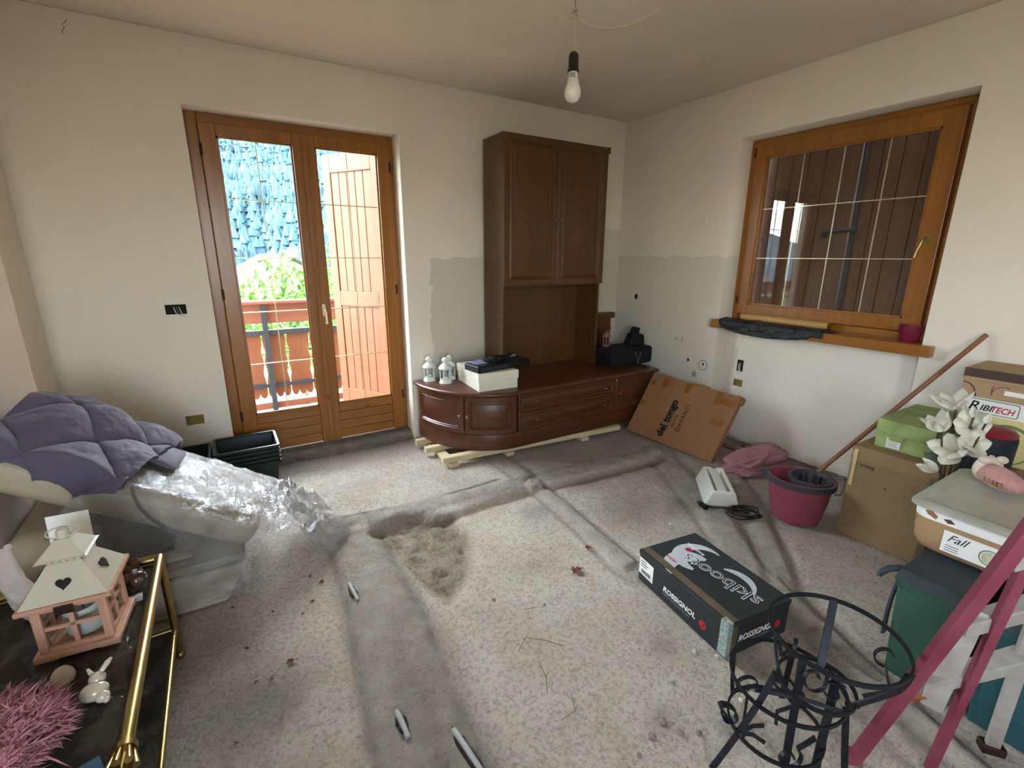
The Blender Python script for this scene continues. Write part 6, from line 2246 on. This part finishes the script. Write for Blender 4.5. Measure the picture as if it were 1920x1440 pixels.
scroll((-2.16, -2.985, 0.13), (0.7, -0.5, 0.1), (0.1, 0, 1), 0.040, -1.0, [(-2.21, -2.97, 0.12)], 0.014)
scroll((-2.10, -3.12, 0.18), (0.8, -0.4, 0), (0.05, 0.1, 1), 0.040, 0.9, [(-2.15, -3.09, 0.12), (-2.165, -3.10, 0.085)], 0.012)
for p0, p1 in (((-2.31, -3.07, 0.115), (-2.24, -3.10, 0.13)), ((-2.31, -3.07, 0.115), (-2.25, -3.115, 0.085)), ((-2.25, -3.06, 0.235), (-2.10, -3.235, 0.235)), ((-2.155, -3.275, 0.315), (-2.06, -3.15, 0.315))):
    MB().bar([p0, ((p0[0] + p1[0]) / 2, (p0[1] + p1[1]) / 2, (p0[2] + p1[2]) / 2 + 0.012), p1], 0.012, 0.004, (0.2, 0.3, 1)).build('strap', 'iron', ps_, world=True, smooth=40)
MB().ball((-2.312, -3.07, 0.115), (0.016, 0.016, 0.013)).build('weld_collar', 'iron', ps_, world=True, smooth=60)

# ------------------------------------------------------------------ paint-stained ladder
MAT['ladder_red'] = M('chalky_crimson_paint', '#6a2331', 0.6, col2='#84414f', scale=5, detail=8)
MAT['ladder_white'] = M('splashed_white_paint', '#a7a59c', 0.6, col2='#8a7f79', scale=11, detail=8)
ld = thing('stepladder', 'crimson stepladder with white splashed steps and legs at the right edge', 'ladder', (-1.83, -3.40, 0))


def lbar(p0, p1, w, t, mat, nm, side):
    return MB().bar([p0, p1], w, t, side).build(nm, mat, ld, world=True, bevel=0.003)


lbar((-2.0, -3.258, 0.0), (-1.985, -3.545, 1.32), 0.036, 0.024, 'ladder_red', 'front_rail', (0.75, -0.6, 0))
lbar((-1.825, -3.392, 0.0), (-1.945, -3.49, 1.20), 0.024, 0.022, 'ladder_red', 'front_rail', (0.7, -0.7, 0))
MB().box((-0.022, -0.015, 0.0), (0.022, 0.015, 0.045), Matrix.Translation((-2.0, -3.259, 0)) @ Matrix.Rotation(-0.67, 4, 'Z')).build('foot_cap', 'ladder_red', ld, world=True, bevel=0.004)
lbar((-1.587, -3.470, 0.0), (-1.66, -3.476, 0.45), 0.034, 0.020, 'ladder_white', 'rear_leg', (0.5, -0.85, 0))
lbar((-1.66, -3.476, 0.45), (-1.80, -3.50, 1.15), 0.034, 0.020, 'ladder_white', 'rear_leg', (0.5, -0.85, 0))
MB().box((-0.03, -0.02, 0.0), (0.03, 0.02, 0.03), Matrix.Translation((-1.587, -3.470, 0)) @ Matrix.Rotation(-0.9, 4, 'Z')).build('foot_cap', 'walnut_dark', ld, world=True, bevel=0.004)
MB().hexa([(-1.975, -3.362, 0.335), (-1.665, -3.50, 0.380), (-1.63, -3.452, 0.380), (-1.92, -3.335, 0.335)], [(-1.975, -3.362, 0.375), (-1.665, -3.50, 0.420), (-1.63, -3.452, 0.420), (-1.92, -3.335, 0.375)]).build('step', 'ladder_white', ld, world=True, bevel=0.004)
MB().hexa([(-1.955, -3.405, 0.555), (-1.69, -3.52, 0.60), (-1.66, -3.475, 0.60), (-1.90, -3.38, 0.555)], [(-1.955, -3.405, 0.60), (-1.69, -3.52, 0.645), (-1.66, -3.475, 0.645), (-1.90, -3.38, 0.60)]).build('step', 'ladder_white', ld, world=True, bevel=0.004)
MB().hexa([(-1.945, -3.45, 0.78), (-1.72, -3.54, 0.82), (-1.69, -3.50, 0.82), (-1.90, -3.425, 0.78)], [(-1.945, -3.45, 0.82), (-1.72, -3.54, 0.86), (-1.69, -3.50, 0.86), (-1.90, -3.425, 0.82)]).build('step', 'ladder_white', ld, world=True, bevel=0.004)
lbar((-1.905, -3.372, 0.27), (-1.90, -3.40, 0.62), 0.05, 0.012, 'ladder_white', 'brace', (0.3, -0.9, 0))
lbar((-1.91, -3.36, 0.30), (-1.895, -3.335, 0.255), 0.03, 0.015, M('rusty_orange_paint', '#8f4a2c', 0.7, 0.2, 20), 'bracket', (0.6, -0.7, 0))

# ================================================================== hanging bulb
MAT['cord_cream'] = M('cream_cord', '#b9ab88', 0.6, 0.06, 10)
MAT['bulb_glass'] = M('opal_bulb', '#d9d4c4', 0.25, 0.02, 5)
MAT['bulb_neck'] = M('bulb_white_plastic', '#cfc8b4', 0.4, 0.02, 5)
bx, by = -2.296, -2.121
bl = thing('hanging_bulb', 'unlit white bulb in a black holder hanging on a cream cord', 'lamp', (bx, by, 2.052))
MB().lathe([(0.001, 0.0), (0.012, 0.002), (0.022, 0.009), (0.0285, 0.021), (0.0305, 0.033), (0.0285, 0.046), (0.023, 0.060)], 28, cap=False).build('bulb', 'bulb_glass', bl, smooth=80)
MB().lathe([(0.0235, 0.058), (0.019, 0.078), (0.0165, 0.100), (0.016, 0.102)], 28, cap=False).build('bulb_neck', 'bulb_neck', bl, smooth=80)
for k in range(3):
    MB().box((-0.013, -0.0215, 0.079 + 0.005 * k), (0.006, -0.0190, 0.0815 + 0.005 * k), Matrix.Rotation(-0.55, 4, 'Z')).build('print_line', 'print_grey', bl)
MB().lathe([(0.001, 0.098), (0.0205, 0.098), (0.0205, 0.104), (0.018, 0.110), (0.0175, 0.150), (0.014, 0.158), (0.006, 0.164), (0.001, 0.165)], 24).build('lamp_holder', 'black', bl, smooth=50)
kz = 0.268
MB().tube([(0, 0, 0.162), (0.001, 0, 0.215), (0.0, 0, kz)], 0.0028, 8).build('cord', 'cord_cream', bl, smooth=60)
mb = MB()
for k in range(3):
    mb.tube([(0.010 * math.cos(a) , 0.006 * math.sin(a) + 0.002 * k, kz + 0.004 + 0.009 * k + 0.006 * math.sin(a + k)) for a in [2 * PI * i / 16 for i in range(16)]], 0.0028, 6, closed=True)
mb.tube([(0, 0, kz), (-0.008, 0.004, kz - 0.004), (-0.014, 0.006, kz - 0.006)], 0.002, 6)
mb.build('cord_knot', 'cord_cream', bl, smooth=60)
MB().tube([(0, 0, kz + 0.02), (-0.003, 0, kz + 0.2), (-0.006, 0, 2.74 - 2.052)], 0.0016, 6).build('hook_wire', 'print_grey', bl, smooth=60)
pts = catmull([(0.0, 0.0, kz + 0.004), (0.05, -0.03, kz - 0.026), (0.11, -0.08, kz - 0.036), (0.17, -0.13, kz - 0.020), (0.27, -0.22, kz + 0.045), (0.42, -0.36, kz + 0.18), (0.60, -0.52, kz + 0.31), (0.76, -0.68, 2.74 - 2.052)], 8)
MB().tube(pts, 0.0032, 8).build('supply_cord', 'cord_cream', bl, smooth=60)

# ================================================================== open wall boxes and holes
MAT['box_brass'] = M('ochre_wall_box', '#7d6a2c', 0.5, 0.25, 20)
MAT['plaster_spot'] = M('olive_filler', '#a59c85', 0.9, 0.08, 20)
MAT['plaster_ring'] = M('fresh_filler', '#cfc7b6', 0.9, 0.05, 8)


def wall_box(axis, pos, w, h, depth, inner, label, wires=True, rimw=0.004):
    """open electrical box: thin rim, hollow inside"""
    base = frame4(pos, (1, 0, 0), (0, 0, 1)) if axis == 'y' else frame4(pos, (0, -1, 0), (0, 0, 1))
    t = thing('wall_socket_box', label, 'socket box', pos, 0)
    mb = MB()
    for lo, hi in (((-w / 2, -h / 2, 0), (w / 2, -h / 2 + rimw, 0.006)), ((-w / 2, h / 2 - rimw, 0), (w / 2, h / 2, 0.006)), ((-w / 2, -h / 2, 0), (-w / 2 + rimw, h / 2, 0.006)), ((w / 2 - rimw, -h / 2, 0), (w / 2, h / 2, 0.006))):
        mb.box(lo, hi, base)
    mb.build('box_rim', inner, t, world=True)
    MB().box((-w / 2, -h / 2, 0.0003), (w / 2, h / 2, 0.0012), base).build('box_back', inner, t, world=True)
    if wires:
        q = random.Random(int(abs(pos[2]) * 1000))
        for k in range(3):
            x = -w * 0.1 + k * w * 0.13
            MB().tube([base @ Vector(p) for p in catmull([(x, h * 0.25, 0.004), (x + 0.004, h * 0.05, 0.022), (x + 0.012, -h * 0.4, 0.026), (x + 0.02 + 0.008 * k, -h * (0.5 + 0.2 * k), 0.018)], 4)], 0.002, 5).build('wire', ['print_white', 'print_grey', 'print_white'][k], t, world=True, smooth=60)
    return t


wall_box('y', (-3.732, -0.0006, 1.183), 0.110, 0.060, 0.03, 'hole_dark', 'open wall box with loose wires left of the balcony door')
wall_box('y', (-3.735, -0.0006, 0.450), 0.100, 0.062, 0.03, 'box_brass', 'empty ochre wall box low on the wall left of the door', False)
wall_box('x', (0.1494, -1.362, 0.640), 0.050, 0.095, 0.03, 'hole_dark', 'upright dark wall box under the window sill')
wall_box('x', (0.1494, -1.362, 0.493), 0.075, 0.055, 0.03, 'box_brass', 'ochre wall box below the upright dark one', False)
for (y, z, r, ringr, lab) in ((-0.281, 1.139, 0.022, 0.0, 'ragged dark hole in the right wall above the black bag'), (-1.114, 0.622, 0.011, 0.042, 'small hole ringed by round filler on the right wall'), (-0.957, 0.632, 0.012, 0.0, 'small dark hole left of the ringed one on the right wall'), (-1.033, 0.515, 0.0, 0.024, 'round grey filler spot above the leaning cardboard box')):
    t = thing('wall_hole', lab, 'hole', (-0.001, y, z))
    q = random.Random(int(z * 997))
    if r:
        poly = [(r * q.uniform(0.6, 1.2) * math.cos(2 * PI * k / 12), r * q.uniform(0.8, 1.5) * math.sin(2 * PI * k / 12)) for k in range(12)]
        MB().prism(poly, 0.0005, 0.0015, frame4((-0.0002, y, z), (0, -1, 0), (0, 0, 1))).build('hole', 'hole_dark', t, world=True)
    if ringr:
        if r:
            MB().tube([(-0.001, y + ringr * math.cos(a), z - 0.01 + ringr * math.sin(a)) for a in [2 * PI * k / 30 for k in range(30)]], 0.0022, 6, closed=True).build('filler_ring', 'concrete_step', t, world=True, smooth=60)
        else:
            MB().prism([(ringr * math.cos(2 * PI * k / 20), ringr * 1.2 * math.sin(2 * PI * k / 20)) for k in range(20)], 0.0003, 0.001, frame4((-0.0002, y, z), (0, -1, 0), (0, 0, 1))).build('filler', 'plaster_spot', t, world=True)
t = thing('wall_scribble', 'faint grey smudged marks on the right wall above the ringed hole', 'mark', (-0.001, -0.85, 0.80))
for k, (dy, w, h) in enumerate(((0.05, 0.016, 0.022), (0.015, 0.018, 0.034), (-0.02, 0.014, 0.036), (-0.06, 0.028, 0.020))):
    MB().prism([(w * math.cos(2 * PI * i / 10) * (0.7 + 0.3 * math.sin(i * 2.3)), h * 0.6 * math.sin(2 * PI * i / 10)) for i in range(10)], 0.0003, 0.0008, frame4((-0.0002, -0.85 + dy, 0.80), (0, -1, 0), (0, 0, 1))).build('smudge', 'plaster_ring' if k % 2 else 'conduit', t, world=True)
t = thing('wall_crack', 'thin crack high on the back wall at the upper left', 'crack', (-3.99, -0.001, 2.62))
MB().tube([(-3.975, -0.0012, 2.695), (-3.985, -0.0012, 2.678), (-3.998, -0.0012, 2.67), (-3.992, -0.0012, 2.655), (-4.005, -0.0012, 2.635), (-4.0, -0.0012, 2.62)], 0.0014, 5).build('crack', 'concrete_step', t, world=True)

# ================================================================== litter on the floor
MAT['rust_leaf'] = M('rusty_dry_leaf', '#6b3a22', 0.8, 0.3, 30)
MAT['stone'] = M('grey_pebble', '#857d70', 0.9, 0.2, 20, 0.4, 60)
MAT['plaster_chip'] = M('white_plaster_chip', '#d9d3c6', 0.9, 0.1, 20)


def floor_h(x, y):
    i = min(max(int(round((x - FX0) / (FX1 - FX0) * (NX - 1))), 0), NX - 1)
    j = min(max(int(round((y - FY0) / (FY1 - FY0) * (NY - 1))), 0), NY - 1)
    return float(zz[i, j])


q = random.Random(33)


def dry_leaf(x, y, s, label, group=None):
    t = thing('dry_leaf', label, 'leaf', (x, y, floor_h(x, y) + 0.002), q.uniform(0, 6), group)
    n = q.randint(5, 7)
    pts = []
    for k in range(n * 2):
        a = 2 * PI * k / (n * 2)
        r = s * (1.0 if k % 2 == 0 else 0.5) * q.uniform(0.7, 1.2)
        pts.append((r * math.cos(a), r * math.sin(a)))
    vv = [(0, 0, 0.004)] + [(a, b, 0.002 + q.random() * s * 0.35) for a, b in pts]
    mb = MB().add(vv, [(0, 1 + k, 1 + (k + 1) % len(pts)) for k in range(len(pts))])
    mb.build('leaf_blade', 'rust_leaf', t)
    MB().tube([(s * 0.3, 0, 0.003), (s * 1.3, 0.002, 0.006)], 0.0011, 5).build('leaf_stalk', 'rust_leaf', t)


dry_leaf(-2.15, -2.09, 0.036, 'largest rusty dry leaf, in front of the ski boot box')
dry_leaf(-1.97, -1.97, 0.026, 'rusty leaf beside the mortar ridge behind the ski boot box')
dry_leaf(-3.44, -1.95, 0.022, 'dark torn leaf on the floor between table and mortar strip')
for x, y, s in ((-3.31, -1.64, 0.014), (-3.25, -1.52, 0.016), (-3.58, -1.79, 0.013), (-3.51, -2.0, 0.012), (-3.62, -1.50, 0.011), (-3.56, -1.98, 0.010), (-3.36, -1.70, 0.010), (-3.29, -1.45, 0.012), (-3.47, -1.62, 0.009), (-3.63, -2.2, 0.010)):
    dry_leaf(x, y, s, 'tiny brown leaf crumb on the floor near the sofa end', 'brown leaf crumbs near the sofa end')
for k, (x, y, s) in enumerate(((-2.40, -2.86, 0.014), (-2.38, -2.92, 0.013), (-2.33, -2.95, 0.011), (-2.47, -2.88, 0.012), (-2.25, -2.78, 0.009), (-2.55, -2.9, 0.010), (-2.03, -2.93, 0.010), (-1.95, -3.0, 0.008), (-2.6, -2.05, 0.010), (-2.42, -2.2, 0.008))):
    t = thing('floor_pebble', 'small grey pebble lying loose on the bare floor', 'pebble', (x, y, floor_h(x, y) + s * 0.3), q.uniform(0, 6), 'loose pebbles on the bare floor')
    blob((0, 0, 0), (s, s * 0.8, s * 0.5), 0, 0.25, k * 3.1, 10, 7, flat=-s * 0.35).build('pebble', 'stone', t, smooth=60, weld=True)
    MB().ball((s * 0.9, s * 0.2, -s * 0.2), s * 0.22, 6, 4).build('chip', 'stone', t)
for x, y, s in ((-2.06, -2.72, 0.012), (-2.0, -2.78, 0.008), (-1.40, -2.04, 0.013), (-1.9, -2.99, 0.010), (-2.1, -2.95, 0.009), (-2.0, -1.45, 0.008), (-2.4, -0.95, 0.010), (-3.0, -0.75, 0.009)):
    t = thing('plaster_chip', 'small white plaster chip on the bare floor', 'chip', (x, y, floor_h(x, y) + 0.001), q.uniform(0, 6), 'white plaster chips on the floor')
    MB().hexa([(-s, -s * 0.7, 0), (s * 0.8, -s * 0.8, 0), (s, s * 0.6, 0), (-s * 0.7, s * 0.8, 0)], [(-s * 0.8, -s * 0.5, s * 0.5), (s * 0.6, -s * 0.6, s * 0.4), (s * 0.8, s * 0.4, s * 0.5), (-s * 0.5, s * 0.6, s * 0.6)]).build('chip', 'plaster_chip', t)
MAT['twig'] = M('grey_brown_twig', '#83745f', 0.9, 0.2, 20)
for pts, lab in (([(-2.66, -2.36), (-2.60, -2.32), (-2.54, -2.37), (-2.49, -2.44)], 'bent thin twig in the middle of the bare floor'), ([(-2.62, -2.45), (-2.64, -2.52), (-2.67, -2.57)], 'short thin twig below the bent one'), ([(-2.60, -2.62), (-2.63, -2.68), (-2.69, -2.68)], 'hooked thin twig nearest the picture bottom'), ([(-2.52, -2.18), (-2.46, -2.20)], 'straight little twig next to the ski boot box side')):
    t = thing('twig', lab, 'twig', (pts[0][0], pts[0][1], 0))
    MB().tube([(x, y, floor_h(x, y) + 0.005 + 0.004 * (k % 2)) for k, (x, y) in enumerate(pts)], 0.0014, 5).build('twig_stem', 'twig', t, world=True, smooth=60)
    x, y = pts[1]
    MB().tube([(x, y, floor_h(x, y) + 0.008), (x + 0.02, y + 0.012, floor_h(x, y) + 0.014)], 0.001, 5).build('twig_branch', 'twig', t, world=True, smooth=60)
